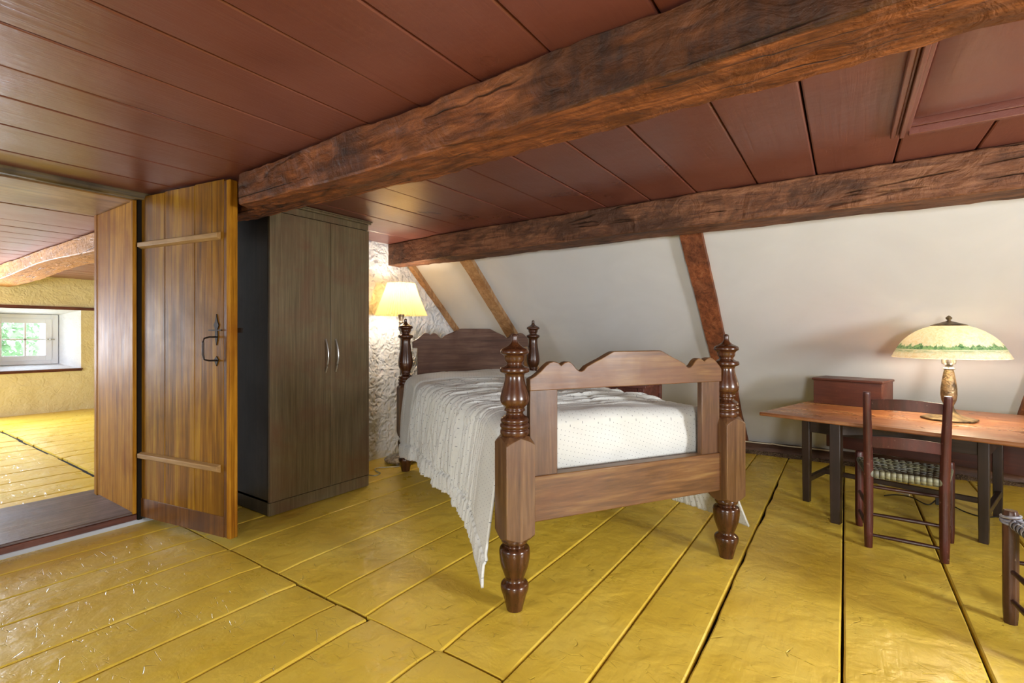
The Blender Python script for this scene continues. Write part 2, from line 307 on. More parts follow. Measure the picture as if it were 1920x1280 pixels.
# ------------------------------------------------------------------ mesh helpers
def nz(x, y=0.0, z=0.0): return noise.noise(Vector((x, y, z)))
def tag(o, label=None, cat=None, group=None, kind=None):
    if label: o['label'] = label
    if cat: o['category'] = cat
    if group: o['group'] = group
    if kind: o['kind'] = kind
    return o
def empty(name, loc=(0, 0, 0), rz=0.0):
    o = bpy.data.objects.new(name, None); C.objects.link(o); o.empty_display_size = 0.1
    o.location = Vector(loc) * S; o.rotation_euler = (0, 0, rz); return o
class MB:
    def __init__(s): s.v = []; s.f = []; s.tone = []; s.uv = None; s.attr = None
    def add(s, vs, fs, tone=0.0):
        b = len(s.v); s.v += [tuple(p) for p in vs]; s.f += [tuple(i + b for i in f) for f in fs]; s.tone += [tone] * len(vs); return s
    def box(s, x0, x1, y0, y1, z0, z1, mat=None):
        vs = [(x, y, z) for x in (x0, x1) for y in (y0, y1) for z in (z0, z1)]
        if mat: vs = [tuple(mat @ Vector(p)) for p in vs]
        return s.add(vs, [(0, 1, 3, 2), (4, 6, 7, 5), (0, 4, 5, 1), (2, 3, 7, 6), (0, 2, 6, 4), (1, 5, 7, 3)])
    def lathe(s, prof, seg=32, cx=0, cy=0, rf=None, capb=True, capt=True):
        vs = []; fs = []
        for r, z in prof:
            for i in range(seg):
                a = 2 * pi * i / seg; rr = r * (rf(a, z) if rf else 1); vs.append((cx + rr * cos(a), cy + rr * sin(a), z))
        n = len(prof)
        for j in range(n - 1):
            for i in range(seg):
                a, b = j * seg + i, j * seg + (i + 1) % seg
                fs.append((a, b, b + seg, a + seg))
        if capb: fs.append(tuple(range(seg))[::-1])
        if capt: fs.append(tuple((n - 1) * seg + i for i in range(seg)))
        return s.add(vs, fs)
    def prism(s, poly, axis, a, b):
        """poly of (u,v); extruded along axis: 'y' -> (u,y,v), 'x' -> (x,u,v), 'z' -> (u,v,z)"""
        def P(u, v, t): return {'y': (u, t, v), 'x': (t, u, v), 'z': (u, v, t)}[axis]
        n = len(poly); vs = [P(u, v, a) for u, v in poly] + [P(u, v, b) for u, v in poly]
        fs = [(i, (i + 1) % n, n + (i + 1) % n, n + i) for i in range(n)] + [tuple(range(n))[::-1], tuple(range(n, 2 * n))]
        return s.add(vs, fs)
    def tube(s, pts, r, seg=10, caps=True, rs=None):
        pts = [Vector(p) for p in pts]; vs = []; fs = []; n = len(pts)
        up = Vector((0, 0, 1))
        for k, p in enumerate(pts):
            d = (pts[min(k + 1, n - 1)] - pts[max(k - 1, 0)]).normalized()
            if abs(d.z) > 0.95: up2 = Vector((1, 0, 0))
            else: up2 = up
            u = d.cross(up2).normalized(); w_ = u.cross(d).normalized()
            rr = rs[k] if rs else r
            for i in range(seg):
                a = 2 * pi * i / seg; vs.append(p + u * (rr * cos(a)) + w_ * (rr * sin(a)))
        for j in range(n - 1):
            for i in range(seg):
                a, b = j * seg + i, j * seg + (i + 1) % seg; fs.append((a, b, b + seg, a + seg))
        if caps: fs += [tuple(range(seg))[::-1], tuple((n - 1) * seg + i for i in range(seg))]
        return s.add(vs, fs)
    def build(s, name, mat, parent=None, bevel=0.0, smooth=False, loc=None, rz=0.0, angle=35, segs=2):
        me = bpy.data.meshes.new(name)
        me.from_pydata([(x * S, y * S, z * S) for x, y, z in s.v], [], s.f); me.validate(); me.update()
        import bmesh
        bm = bmesh.new(); bm.from_mesh(me); bmesh.ops.recalc_face_normals(bm, faces=bm.faces); bm.to_mesh(me); bm.free()
        if any(s.tone):
            a = me.attributes.new('tone', 'FLOAT', 'POINT'); a.data.foreach_set('value', s.tone)
        o = bpy.data.objects.new(name, me); C.objects.link(o); me.materials.append(mat)
        if parent: o.parent = parent
        if loc is not None: o.location = Vector(loc) * S
        o.rotation_euler = (0, 0, rz)
        if bevel:
            b = o.modifiers.new('bevel', 'BEVEL'); b.width = bevel * S; b.segments = segs; b.limit_method = 'ANGLE'; b.angle_limit = radians(40); b.harden_normals = False
        if smooth or bevel:
            for p in me.polygons: p.use_smooth = True
            me.set_sharp_from_angle(angle=radians(angle))
        return o
def chain(n, f): return [f(i / (n - 1)) for i in range(n)]
def struct(o): o['kind'] = 'structure'; return o

# ------------------------------------------------------------------ room
CZ = 1.752                       # ceiling
GX = -3.124                      # gable wall face
GB = -3.69                       # back of the gable wall
SK = 0.92                        # slope tangent
def slopeZ(y): return SK * (4.755 - y)
def slopeY(z): return 4.755 - z / SK

# floor: every board its own strip of real thickness, one mesh
def plank(mb, x0, x1, y0, y1, z=0.0, seg=30, gap=0.004, cup=0.0009, wob=0.0016, sd=0, up=1, chip=0, th=0.03):
    prof = [(0, -th), (0, -.010), (.0015, -.0025), (.006, 0.0), (.3, 1), (.5, 1.2), (.7, 1), (-.006, 0.0), (-.0015, -.0025), (0, -.010), (0, -th)]
    vs = []; W = x1 - x0; tone = random.random(); dz = random.uniform(-.0015, .0015)
    for j in range(seg + 1):
        y = y0 + gap * .6 + (y1 - y0 - gap * 1.2) * j / seg
        e0 = x0 + gap / 2 + wob * nz(y * 2.3, sd, 1) + wob * .6 * nz(y * 11, sd, 2)
        e1 = x1 - gap / 2 + wob * nz(y * 2.3, sd, 5) + wob * .6 * nz(y * 11, sd, 6)
        if chip:
            e0 += chip * max(0, nz(y * 4.1, 3.3)) ** 1.0 * 1.2 + chip * .3 * max(0, nz(y * 15, 9))
        end = 0.006 if j in (0, seg) else 0
        for k, (a, b) in enumerate(prof):
            if k < 4: x = e0 + a
            elif k > 6: x = e1 + a
            else: x = e0 + (e1 - e0) * a
            zz = b * cup if k in (4, 5, 6) else b
            if 2 <= k <= 8: zz += dz + .0018 * nz(x * 3, y * 2.1, sd) - end
            vs.append((x, y, z + up * zz))
    n = len(prof); fs = []
    for j in range(seg):
        for k in range(n - 1):
            a = j * n + k; fs.append((a, a + 1, a + n + 1, a + n))
    fs += [tuple(range(n)), tuple(range(seg * n, seg * n + n))]
    mb.add(vs, fs, tone + .001)
def floor():
    mb = MB()
    near = [GX, -2.909, -2.634, -2.392, -2.098, -1.83, -1.572, -1.395, -1.083]
    far = [GX, -2.90, -2.658, -2.386, -1.98, -1.652, -1.42, -1.063]
    thru = [-0.822, -0.612, -0.382, -0.008, 0.352, 0.70, 1.02, 1.36, 1.7, 2.05, 2.4, 2.75]
    for i in range(len(near) - 1): plank(mb, near[i], near[i + 1], -1.5 - .0, 1.145 + .012 * nz(i * 3.1), sd=i, gap=.006)
    for i in range(len(far) - 1): plank(mb, far[i], far[i + 1], 1.15 + .006 * nz(i * 2.2, 4), 4.60, sd=20 + i, gap=.0055)
    mb2 = [-1.083] + thru
    plank(mb, -1.083, -.822, -1.5, 1.16, sd=40, gap=.006)
    plank(mb, -1.063, -.822, 1.166, 4.6, sd=41, gap=.006)
    for i in range(len(thru) - 1): plank(mb, thru[i], thru[i + 1], -1.5, 4.60, sd=50 + i, gap=.0065 if i < 4 else .008, seg=90, chip=.014 if abs(thru[i] + .382) < .01 else 0)
    struct(mb.build('floor', M['floor'], smooth=True, angle=14))
    o = MB().box(GX - .01, 2.8, -1.55, 4.8, -.06, -.022).build('floor_underlay', M['gap']); struct(o)
    mb = MB(); xs = [-3.80, -4.13, -4.42, -4.66, -4.98, -5.30, -5.56, -5.9, -6.2, -6.5, -6.82, -7.1, -7.4, -7.75, -8.1, -8.52]
    for i in range(len(xs) - 1):
        plank(mb, xs[i + 1], xs[i], -1.45, 1.2 + .02 * nz(i * 2.3), z=0.0, sd=80 + i, gap=.007)
        plank(mb, xs[i + 1] + .06 * (i % 2), xs[i] + .06 * ((i + 1) % 2) if i else xs[i], 1.225 + .02 * nz(i * 1.3), 3.2, z=0, sd=110 + i, gap=.007)
    struct(mb.build('floor_far_room', M['floor'], smooth=True, angle=14))
    struct(MB().box(-8.6, -3.69, -1.5, 3.25, -.06, -.022).build('floor_far_underlay', M['gap']))
floor()
def ceiling():
    mb = MB()
    xs = [GX, -2.829, -2.486, -2.197, -1.946, -1.68, -1.407, -1.16, -.90, -.65, -.362, -.1126, .175, .439, .71, 1.0, 1.3, 1.6, 1.9, 2.2, 2.5, 2.8]
    hx0, hx1, hy0, hy1 = .190, .95, 1.52, 2.275      # hatch opening
    for i in range(len(xs) - 1):
        g = .0045 if xs[i + 1] > -.8 else .0028
        for (a, b) in ((-1.5, 1.22), (1.22, 2.95)):
            if a > 1 and xs[i] < hx1 and xs[i + 1] > hx0:
                plank(mb, xs[i], xs[i + 1], a, hy0, z=CZ, sd=i, up=-1, gap=g, cup=.0006, wob=.001)
                plank(mb, xs[i], xs[i + 1], hy1, b, z=CZ, sd=i, up=-1, gap=g, cup=.0006, wob=.001)
                if xs[i] < hx0: plank(mb, xs[i], hx0, hy0, hy1, z=CZ, sd=i, up=-1, gap=g, cup=.0006, wob=.001)
                if xs[i + 1] > hx1: plank(mb, hx1, xs[i + 1], hy0, hy1, z=CZ, sd=i, up=-1, gap=g, cup=.0006, wob=.001)
            else: plank(mb, xs[i], xs[i + 1], a, b, z=CZ, sd=i, up=-1, gap=g, cup=.0006, wob=.001)
    struct(mb.build('ceiling', M['ceiling'], smooth=True, angle=14))
    struct(MB().box(GX, 2.8, -1.55, 3.0, CZ + .05, CZ + .08).build('ceiling_backing', M['gap']))
    mb = MB(); xs = [GB - .0]; 
    while xs[-1] > -8.55: xs.append(xs[-1] - .27 - .03 * nz(len(xs) * 1.7))
    for i in range(len(xs) - 1): plank(mb, xs[i + 1], xs[i], -1.5, 3.2, z=CZ, sd=200 + i, up=-1, gap=.003, cup=.0006, wob=.001)
    struct(mb.build('ceiling_far_room', M['ceiling'], smooth=True, angle=14))
    struct(MB().box(-8.7, GB, -1.55, 3.25, CZ + .028, CZ + .08).build('ceiling_far_backing', M['gap']))
    # loft hatch
    h = empty('ceiling_hatch', (.6, 1.9, CZ)); tag(h, 'maroon painted ceiling hatch with raised moulding, set between the two beams', 'hatch')
    fr = MB()
    def strip(x0, x1, y0, y1):
        # stepped moulding hugging the opening
        fr.box(x0, x1, y0, y1, -.022, 0)
    X0, X1, Y0, Y1 = hx0 - .6, hx1 - .6, hy0 - 1.9, hy1 - 1.9
    for (o0, o1, z0) in ((-.052, -.036, -.020), (-.036, -.026, -.012), (-.026, -.010, -.026), (-.010, .004, -.014)):
        fr.box(X0 + o0, X0 + o1, Y0 + o0 * .0 - .0, Y1 - o0 * .0 + .03, z0, .0)
        fr.box(X1 - o1, X1 - o0, Y0, Y1 + .03, z0, .0)
    for (o0, o1, z0) in ((-.030, -.012, -.020), (-.012, .004, -.028)):
        fr.box(X0, X1, Y1 - o1, Y1 - o0, z0, .0)
        fr.box(X0, X1, Y0 + o0, Y0 + o1, z0, .0)
    fr.box(X0 - .03, X0 + .004, Y0 - .03, Y1 + .03, 0, .05); fr.box(X1 - .004, X1 + .03, Y0 - .03, Y1 + .03, 0, .05)
    fr.box(X0, X1, Y1 - .004, Y1 + .03, 0, .05); fr.box(X0, X1, Y0 - .03, Y0 + .004, 0, .05)
    fr.build('moulding', M['ceiling'], h, bevel=.003)
    lid = MB()
    plank(lid, X0 + .01, X0 + .33, Y0 + .008, Y1 - .012, z=.020, up=-1, sd=3, gap=.002)
    plank(lid, X0 + .33, X1 - .01, Y0 + .008, Y1 - .012, z=.020, up=-1, sd=4, gap=.002)
    lid.build('hatch_panel', M['ceiling'], h, smooth=True, angle=60)
ceiling()

def hewn(name, mat, x0, x1, ya, yb, z0, z1, n=160, amp=.007, r=.006, sd=0, shape=None, parent=None, k=9):
    """beam along x; ya/yb front/back as functions of x, z0 bottom as function of x"""
    vs = []; fs = []
    for i in range(n + 1):
        x = x0 + (x1 - x0) * i / n
        a, b, lo, hi = ya(x), yb(x), z0(x), z1(x)
        ring = []
        for t in range(k): ring.append((a + r + (b - a - 2 * r) * t / (k - 1), lo))
        for t in range(k): ring.append((b, lo + r + (hi - lo - 2 * r) * t / (k - 1)))
        for t in range(k): ring.append((b - r - (b - a - 2 * r) * t / (k - 1), hi))
        for t in range(k): ring.append((a, hi - r - (hi - lo - 2 * r) * t / (k - 1)))
        cy, cz = (a + b) / 2, (lo + hi) / 2
        for y, z in ring:
            q = nz(x * 3 + sd, y * 6, z * 6) * amp + abs(nz(x * 9 + sd, y * 14 + x * 3, z * 14)) * amp * 1.1 + nz(x * 30 + sd, y * 34, z * 34) * amp * .3
            dx, dz_ = y - cy, z - cz; L = sqrt(dx * dx + dz_ * dz_)
            vs.append((x + (0 if 0 < i < n else nz(y * 20, z * 20) * .004), y - dx / L * q, min(z - dz_ / L * q, CZ + .03)))
    m = 4 * k
    for i in range(n):
        for t in range(m): fs.append((i * m + t, i * m + (t + 1) % m, (i + 1) * m + (t + 1) % m, (i + 1) * m + t))
    fs += [tuple(range(m)), tuple(range(n * m, n * m + m))]
    return MB().add(vs, fs).build(name, mat, parent, smooth=True, angle=28)
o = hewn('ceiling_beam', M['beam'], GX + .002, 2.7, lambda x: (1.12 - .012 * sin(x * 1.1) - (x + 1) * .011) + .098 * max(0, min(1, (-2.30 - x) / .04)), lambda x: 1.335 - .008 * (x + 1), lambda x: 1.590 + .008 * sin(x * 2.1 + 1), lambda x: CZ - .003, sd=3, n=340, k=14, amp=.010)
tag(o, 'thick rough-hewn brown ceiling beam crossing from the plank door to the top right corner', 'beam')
o = hewn('ceiling_beam', M['beam2'], GX + .005, 2.7, lambda x: 2.675 + .10 * max(0, (-x - 2.3)) , lambda x: 2.885, lambda x: 1.573 - .004 * sin(x * 1.7), lambda x: CZ - .003, sd=17, n=240, k=12)
tag(o, 'hewn brown beam running along the top of the white sloping wall', 'beam')
o = hewn('ceiling_beam', M['beamfar'], -8.5, GB - .02, lambda x: 1.215, lambda x: 1.49, lambda x: 1.60 - .03 * sin((x + 3.6) * .8) - .01 * sin(x * 2.4), lambda x: CZ - .003, sd=31, n=160)
tag(o, 'crooked ochre beam in the far room seen through the doorway', 'beam')

# gable wall with the doorway (thick stone wall, rough plaster)
DY0, DY1, DZ0, DZ1 = .28, 1.009, .062, 1.712
def gable():
    mb = MB()
    mb.box(GB, GX, -1.5, DY0 - .02, -.05, 1.80); mb.box(GB, GX, DY0 - .02, DY1 + .02, DZ1 + .07, 1.80); mb.box(GB, GX - .03, DY1 + .02, 3.25, -.05, 1.80)
    mb.box(GB, GX, DY0 - .02, DY1 + .05, -.05, .022)
    # displaced face
    ny, nzz = 230, 110; y0, y1 = DY1 + .02, 4.9; vs = []; fs = []
    for j in range(nzz + 1):
        for i in range(ny + 1):
            y = y0 + (y1 - y0) * i / ny; z = -.03 + 1.83 * j / nzz
            d = .016 * nz(y * 3.2, z * 3.2, 2) + .010 * nz(y * 9 + nz(y * 5, z * 5) * 1.5, z * 9, 5) + .006 * abs(nz(y * 24, z * 24, 8))
            vs.append((GX + d * min(1, (y - y0) * 8 + .0), y, z))
    for j in range(nzz):
        for i in range(ny):
            a = j * (ny + 1) + i; fs.append((a, a + 1, a + ny + 2, a + ny + 1))
    mb.add(vs, fs)
    mb.box(GB, GX - .03, 3.2, 4.9, -.05, 1.80)
    struct(mb.build('wall_left', M['stone'], smooth=True, angle=50))
gable()
# lining of the doorway
def doorway():
    o = MB().box(GB - .01, GX + .012, DY1, DY1 + .03, DZ0 - .01, DZ1 + .005)
    o.box(GX - .03, GX + .014, DY1 - .006, DY1 + .012, DZ0 - .01, DZ1 + .004); o.box(GB - .014, GB + .03, DY1 - .006, DY1 + .012, DZ0 - .01, DZ1 + .004)
    o.box(GB, GX - .03, DY1 - .0035, DY1 + .01, DZ0 - .005, DZ1 - .002)
    struct(o.build('trim_1', M['jamb'], bevel=.003))
    struct(MB().box(GB - .01, GX + .012, DY0 - .03, DY0, DZ0 - .01, DZ1 + .005).build('trim_2', M['jamb'], bevel=.003))
    v = MB(); v.box(GX + .0015, GX + .0300, DY1 + .0125, DY1 + .030, .02, DZ1 + .01)
    struct(v.build('trim_3', M['gap']))
    # threshold: sill plus inner board, white strip beneath
    s = MB(); s.box(GX - .505, GX + .004, DY0 - .03, DY1 + .045, .030, DZ0); 
    struct(s.build('trim_4', M['sill'], bevel=.005))
    struct(MB().box(GX - .10, GX + .0125, DY0 - .1, DY1 + .03, .012, .050).build('trim_5', M['redsill'], bevel=.004))
    struct(MB().box(GB - .14, GX - .512, DY0 - .03, DY1 + .03, -.02, DZ0 - .012).build('trim_6', M['sill'], bevel=.005))
    struct(MB().box(GX - .02, GX + .018, -1.5, DY1 + .105, -.02, .020).build('baseboard_left', M['skirt'], bevel=.003))
    # header
    struct(MB().box(GB - .01, GX - .002, DY0 - .03, DY1 + .005, DZ1, DZ1 + .03).build('trim_7', M['jambx'], bevel=.003))
M['jambx'] = wood('amber_header_pine', ('#5f3f1e', '#8e6836', '#a98450'), 'y', (0.28, 0.4), 26, 0.05, 0.3, 0.004, 2.5, '#6a4420')
M['skirt'] = NT('grey_white_skirting').done(lin('#b4bac2'), 0.6)
doorway()
def lintel():
    n = 60; k = 12; vs = []; fs = []
    for i in range(n + 1):
        y = DY0 - .25 + (DY1 + .06 - DY0 + .25) * i / n
        for t in range(k):
            a = 2 * pi * t / k; rr = .036 + .004 * nz(y * 5, cos(a) * 2, sin(a) * 2)
            cx = max(-.028, min(.028, rr * cos(a) * 1.1)); vs.append((GX + .030 + cx, y, 1.712 + .030 + max(-.03, rr * sin(a)) * .85))
    for i in range(n):
        for t in range(k): fs.append((i * k + t, i * k + (t + 1) % k, (i + 1) * k + (t + 1) % k, (i + 1) * k + t))
    fs += [tuple(range(k)), tuple(range(n * k, n * k + k))]
    struct(MB().add(vs, fs).build('trim_8', M['linty'], smooth=True, angle=50))
M['linty'] = wood('old_lintel_timber', ('#352a16', '#62502c', '#7f6b40'), 'y', (0.5, 0.7), 26, 0.06, 0.6, 0.008, 3.5, '#2a1f10')
lintel()

# sloping white wall, its rafters
def slope_wall():
    a = slopeY(CZ + .06); b = slopeY(.078)
    mb = MB(); n = 60; m = 30; vs = []; fs = []
    for j in range(m + 1):
        y = a + (b - a) * j / m
        for i in range(n + 1):
            x = GX - .05 + (2.9 - GX) * i / n
            d = .004 * nz(x * 1.6, y * 1.6) + .0015 * nz(x * 6, y * 6)
            vs.append((x, y + d, slopeZ(y) + d))
    for j in range(m):
        for i in range(n):
            q = j * (n + 1) + i; fs.append((q, q + 1, q + n + 2, q + n + 1))
    k = len(vs)
    for p in ((GX - .05, a + .06, slopeZ(a) + .06), (2.85, a + .06, slopeZ(a) + .06), (2.85, b + .06, slopeZ(b) + .06), (GX - .05, b + .06, slopeZ(b) + .06)): vs.append(p)
    fs += [(k, k + 1, k + 2, k + 3), (0, n, k + 1, k), (m * (n + 1), m * (n + 1) + n, k + 2, k + 3), (0, m * (n + 1), k + 3, k), (n, m * (n + 1) + n, k + 2, k + 1)]
    mb.add(vs, fs); struct(mb.build('wall_back', M['plaster'], smooth=True, angle=50))
slope_wall()
def rafter(x, wd, label, mat, out=.035, sd=0):
    y0 = 2.80; y1 = slopeY(.06); n = 70; k = 8; vs = []; fs = []
    nrm = Vector((0, -SK, -1)).normalized()
    for i in range(n + 1):
        y = y0 + (y1 - y0) * i / n; z = slopeZ(y)
        cs = []
        for t in range(k + 1): cs.append((-wd / 2 + wd * t / k, out))
        cs = [(-wd / 2, -.02)] + cs + [(wd / 2, -.02)]
        for (u, d) in cs:
            w1 = u + .006 * nz(y * 4, sd + (1 if u > 0 else 7)) + .002 * nz(y * 20, sd + u * 30)
            d1 = d + (.004 * nz(y * 5, u * 20, sd) + .002 * nz(y * 24, u * 60, sd) if d > 0 else 0)
            vs.append((x + w1, y + nrm.y * d1, z + nrm.z * d1))
    m = k + 3
    for i in range(n):
        for t in range(m): fs.append((i * m + t, i * m + (t + 1) % m, (i + 1) * m + (t + 1) % m, (i + 1) * m + t))
    fs += [tuple(range(m)), tuple(range(n * m, n * m + m))]
    tag(MB().add(vs, fs).build('roof_rafter', mat, smooth=True, angle=30), label, 'rafter')
RAFT = [(GX + .03, .05, 'narrow pale rafter in the corner, above the pleated lamp shade', 'rafterpale'),
        (-2.48, .115, 'light brown rafter rising behind the headboard', 'rafterpale'),
        (-.755, .125, 'dark brown rafter rising behind the right post of the footboard', 'rafter'),
        (.93, .13, 'reddish rafter cut by the right edge beyond the drop-leaf table', 'rafter')]
for i, (x, wd, l, m) in enumerate(RAFT): rafter(x, wd, l, M[m], sd=i * 5)
def base_back():
    n = 90; vs = []; fs = []; k = 8
    prof = [(4.575, -.01), (4.578, .035), (4.59, .058), (4.62, .070), (4.65, .085), (4.75, .09), (4.75, -.01)]
    for i in range(n + 1):
        x = GX + (2.7 - GX) * i / n
        for (y, z) in prof: vs.append((x, y + .014 * nz(x * 5, z * 30), z + (.010 * nz(x * 7, y * 20) if z > 0 else 0)))
    m = len(prof)
    for i in range(n):
        for t in range(m): fs.append((i * m + t, i * m + (t + 1) % m, (i + 1) * m + (t + 1) % m, (i + 1) * m + t))
    struct(MB().add(vs, fs).build('baseboard_back', M['plate'], smooth=True, angle=50))
    vs = []; fs = []; prof = [(4.545, -.01), (4.55, .012), (4.58, .026), (4.62, .030), (4.64, -.01)]
    for i in range(n * 2 + 1):
        x = GX + (2.7 - GX) * i / (n * 2)
        for (y, z) in prof: vs.append((x, y + .022 * nz(x * 9, z * 30, 4), z + (.014 * nz(x * 14, y * 20, 3) if z > 0 else 0)))
    m = len(prof)
    for i in range(n * 2):
        for t in range(m): fs.append((i * m + t, i * m + (t + 1) % m, (i + 1) * m + (t + 1) % m, (i + 1) * m + t))
    struct(MB().add(vs, fs).build('trim_9', M['rubble'], smooth=True, angle=60))
base_back()

# unseen sides of the room, with window openings; the south two added for fill
def pierced(name, mat, axis, p0, p1, a0, a1, z0, z1, holes):
    """wall slab; axis 'x' -> slab between x=p0..p1 spanning y=a0..a1; holes (a, b, z, z)"""
    mb = MB(); cuts = sorted(holes)
    def bx(a, b, z, zz):
        if axis == 'x': mb.box(p0, p1, a, b, z, zz)
        else: mb.box(a, b, p0, p1, z, zz)
    cur = a0
    for (ha, hb, hz, hzz) in cuts:
        bx(cur, ha, z0, z1); bx(ha, hb, z0, hz); bx(ha, hb, hzz, z1); cur = hb
    bx(cur, a1, z0, z1)
    return struct(mb.build(name, mat))
pierced('wall_right', M['plaster'], 'x', 2.62, 2.85, -1.5, 4.9, -.05, 1.8, [(1.08, 1.72, .66, 1.36)])
pierced('wall_front', M['plaster'], 'y', -1.7, -1.5, -3.7, 2.85, -.05, 1.8, [(-2.0, -1.4, .74, 1.36), (.65, 1.15, .72, 1.38)])
pierced('wall_far_front', M['cream'], 'y', -1.7, -1.46, -8.9, -3.7, -.05, 1.8, [(-6.9, -5.7, .55, 1.42)])
struct(MB().box(-8.9, GB - .0, 3.2, 3.4, -.05, 1.8).build('wall_far_back', M['cream']))

# far wall with deep window recess
FX = -8.5
W1 = (1.24, 2.164, .555, 1.333)      # opening at the room face
def far_wall():
    mb = MB(); ny, nzz = 150, 60; vs = {}; fs = []
    y0, y1, z0, z1 = -1.5, 3.25, -.03, 1.80
    openings = [W1, (-.3, .75, .555, 1.333)]
    ys = sorted(set([y0 + (y1 - y0) * i / ny for i in range(ny + 1)] + [q for o in openings for q in o[:2]]))
    zs = sorted(set([z0 + (z1 - z0) * i / nzz for i in range(nzz + 1)] + [.555, 1.333]))
    V = []; idx = {}
    def vi(a, b):
        if (a, b) not in idx:
            y, z = ys[a], zs[b]; d = .014 * nz(y * 3, z * 3, 2) + .008 * nz(y * 10, z * 10, 5)
            edge = min([1] + [max(abs(y - (o[0] + o[1]) / 2) - (o[1] - o[0]) / 2, abs(z - (o[2] + o[3]) / 2) - (o[3] - o[2]) / 2) * 12 for o in openings])
            idx[(a, b)] = len(V); V.append((FX + d * max(0, edge), y, z))
        return idx[(a, b)]
    for a in range(len(ys) - 1):
        for b in range(len(zs) - 1):
            cy, cz = (ys[a] + ys[a + 1]) / 2, (zs[b] + zs[b + 1]) / 2
            if any(o[0] < cy < o[1] and o[2] < cz < o[3] for o in openings): continue
            fs.append((vi(a, b), vi(a + 1, b), vi(a + 1, b + 1), vi(a, b + 1)))
    mb.add(V, fs); struct(mb.build('wall_far', M['cream'], smooth=True, angle=50))
    # splayed reveals
    rv = MB(); BX = -8.95
    for (a, b, c, d) in openings:
        ia, ib, ic, id_ = a + .11, b - .14, .611, 1.274
        rv.add([(FX, a, c), (FX, b, c), (FX, b, d), (FX, a, d), (BX, ia, ic), (BX, ib, ic), (BX, ib, id_), (BX, ia, id_)],
               [(1, 2, 6, 5), (0, 4, 7, 3), (2, 3, 7, 6), (0, 1, 5, 4)])
        rv.box(BX - .03, BX, ia - .3, ia, .4, 1.5); rv.box(BX - .03, BX, ib, ib + .3, .4, 1.5); rv.box(BX - .03, BX, ia, ib, .4, ic); rv.box(BX - .03, BX, ia, ib, id_, 1.5)
        # white outer reveal seen through the glass
        rv.box(BX - .30, BX - .03, ib - .115, ib - .085, .5, 1.4)
    struct(rv.build('wall_far_reveal', M['reveal']))
    struct(MB().box(BX, FX + .035, W1[0] - .6, W1[1] + .012, .538, .558).box(FX, FX + .022, W1[0] - .6, W1[1] + .006, .522, .537).build('trim_10', M['redsill'], bevel=.004))
    struct(MB().box(BX, FX + .018, W1[0] - .6, 3.1, 1.333, 1.372).build('trim_11', M['redsill'], bevel=.003))
    w1 = empty('window_1', (BX, 1.7, .6)); struct(w1)
    ia, ib, ic, id_ = W1[0] + .11 - 1.7, W1[1] - .14 - 1.7, .011, .674
    fr = MB()
    def frame(mb, y0, y1, z0, z1, t, x0, x1):
        mb.box(x0, x1, y0, y0 + t, z0, z1); mb.box(x0, x1, y1 - t, y1, z0, z1); mb.box(x0, x1, y0 + t, y1 - t, z0, z0 + t); mb.box(x0, x1, y0 + t, y1 - t, z1 - t, z1)
    frame(fr, ia, ib, ic, id_, .075, .005, .05)
    fr.build('window_frame', M['white'], w1, bevel=.003)
    sa = MB(); frame(sa, ia + .068, ib - .068, ic + .055, id_ - .055, .062, .02, .062)
    cy = -.002; sa.box(.028, .052, cy - .011, cy + .011, ic + .1, id_ - .1); sa.box(.028, .052, ia + .1, ib - .1, .332, .352)
    s_ = sa.build('window_sash', M['white'], w1, bevel=.002)
    MB().box(.036, .040, ia + .12, ib - .12, ic + .10, id_ - .10).build('pane', M['glass'], s_)
    lt = MB(); lt.box(.062, .078, ib - .12, ib - .04, .334, .350); lt.lathe([(.010, .328), (.012, .342), (.010, .356)], 12, .075, ib - .085)
    lt.build('window_latch', M['steel'], w1, bevel=.002)
far_wall()

# plank door, swung open against the wardrobe
def door():
    d = empty('door_1', (GX + .025, 1.037, .036), atan2(.125, .723)); struct(d)
    L = .716; H = 1.700; T = .03
    boards = MB(); seams = [0, .205, .445, L - .055]; 
    for i in range(3):
        a, b = seams[i], seams[i + 1]
        boards.box(a + .0015, b - .0015, 0, T, .0, H + .004 * i)
    boards.build('door_boards', M['door'], d, bevel=.0022)
    st = MB(); st.box(L - .0545, L - .030, -.001, T, 0, H); st.build('edge_board', M['doordark'], d, bevel=.003)
    st = MB(); st.box(L - .0295, L, -.006, T + .003, 0, H); st.build('edge_stile', M['jamb'], d, bevel=.004)
    MB().box(.003, L - .052, -.003, 0, 0, .098).build('bottom_board', M['doordark'], d, bevel=.001)
    for z in (1.44, .325):
        # chamfered batten
        MB().prism([(0, z - .020), (-.022, z - .010), (-.022, z + .012), (0, z + .020)], 'x', .004, L - .075).build('batten', M['batten'], d, bevel=.002)
    h = MB(); x = L - .105
    pts = [(x, -.004, .955), (x - .012, -.030, .955), (x - .030, -.042, .948), (x - .036, -.044, .93), (x - .036, -.044, .87), (x - .030, -.042, .848), (x - .012, -.030, .842), (x, -.004, .842)]
    h.tube(pts, .0042, 8, rs=[.004, .004, .004, .005, .0055, .004, .004, .004])
    h.box(x - .045, x + .045, -.012, -.006, .985, .990)
    h.build('door_handle', M['iron'], d, smooth=True)
    p = MB(); p.prism([(x - .008, .99), (x - .018, 1.012), (x - .008, 1.03), (x, 1.065), (x + .008, 1.03), (x + .018, 1.012), (x + .008, .99), (x + .010, .955), (x, .915), (x - .010, .955)], 'y', -.004, 0)
    p.prism([(x - .016, .845), (x, .862), (x + .016, .845), (x, .815)], 'y', -.004, 0)
    p.build('latch_plate', M['iron'], d)
    MB().box(L - .06, L + .022, T + .003, T + .012, .975, .998).build('latch_bar', M['iron'], d)
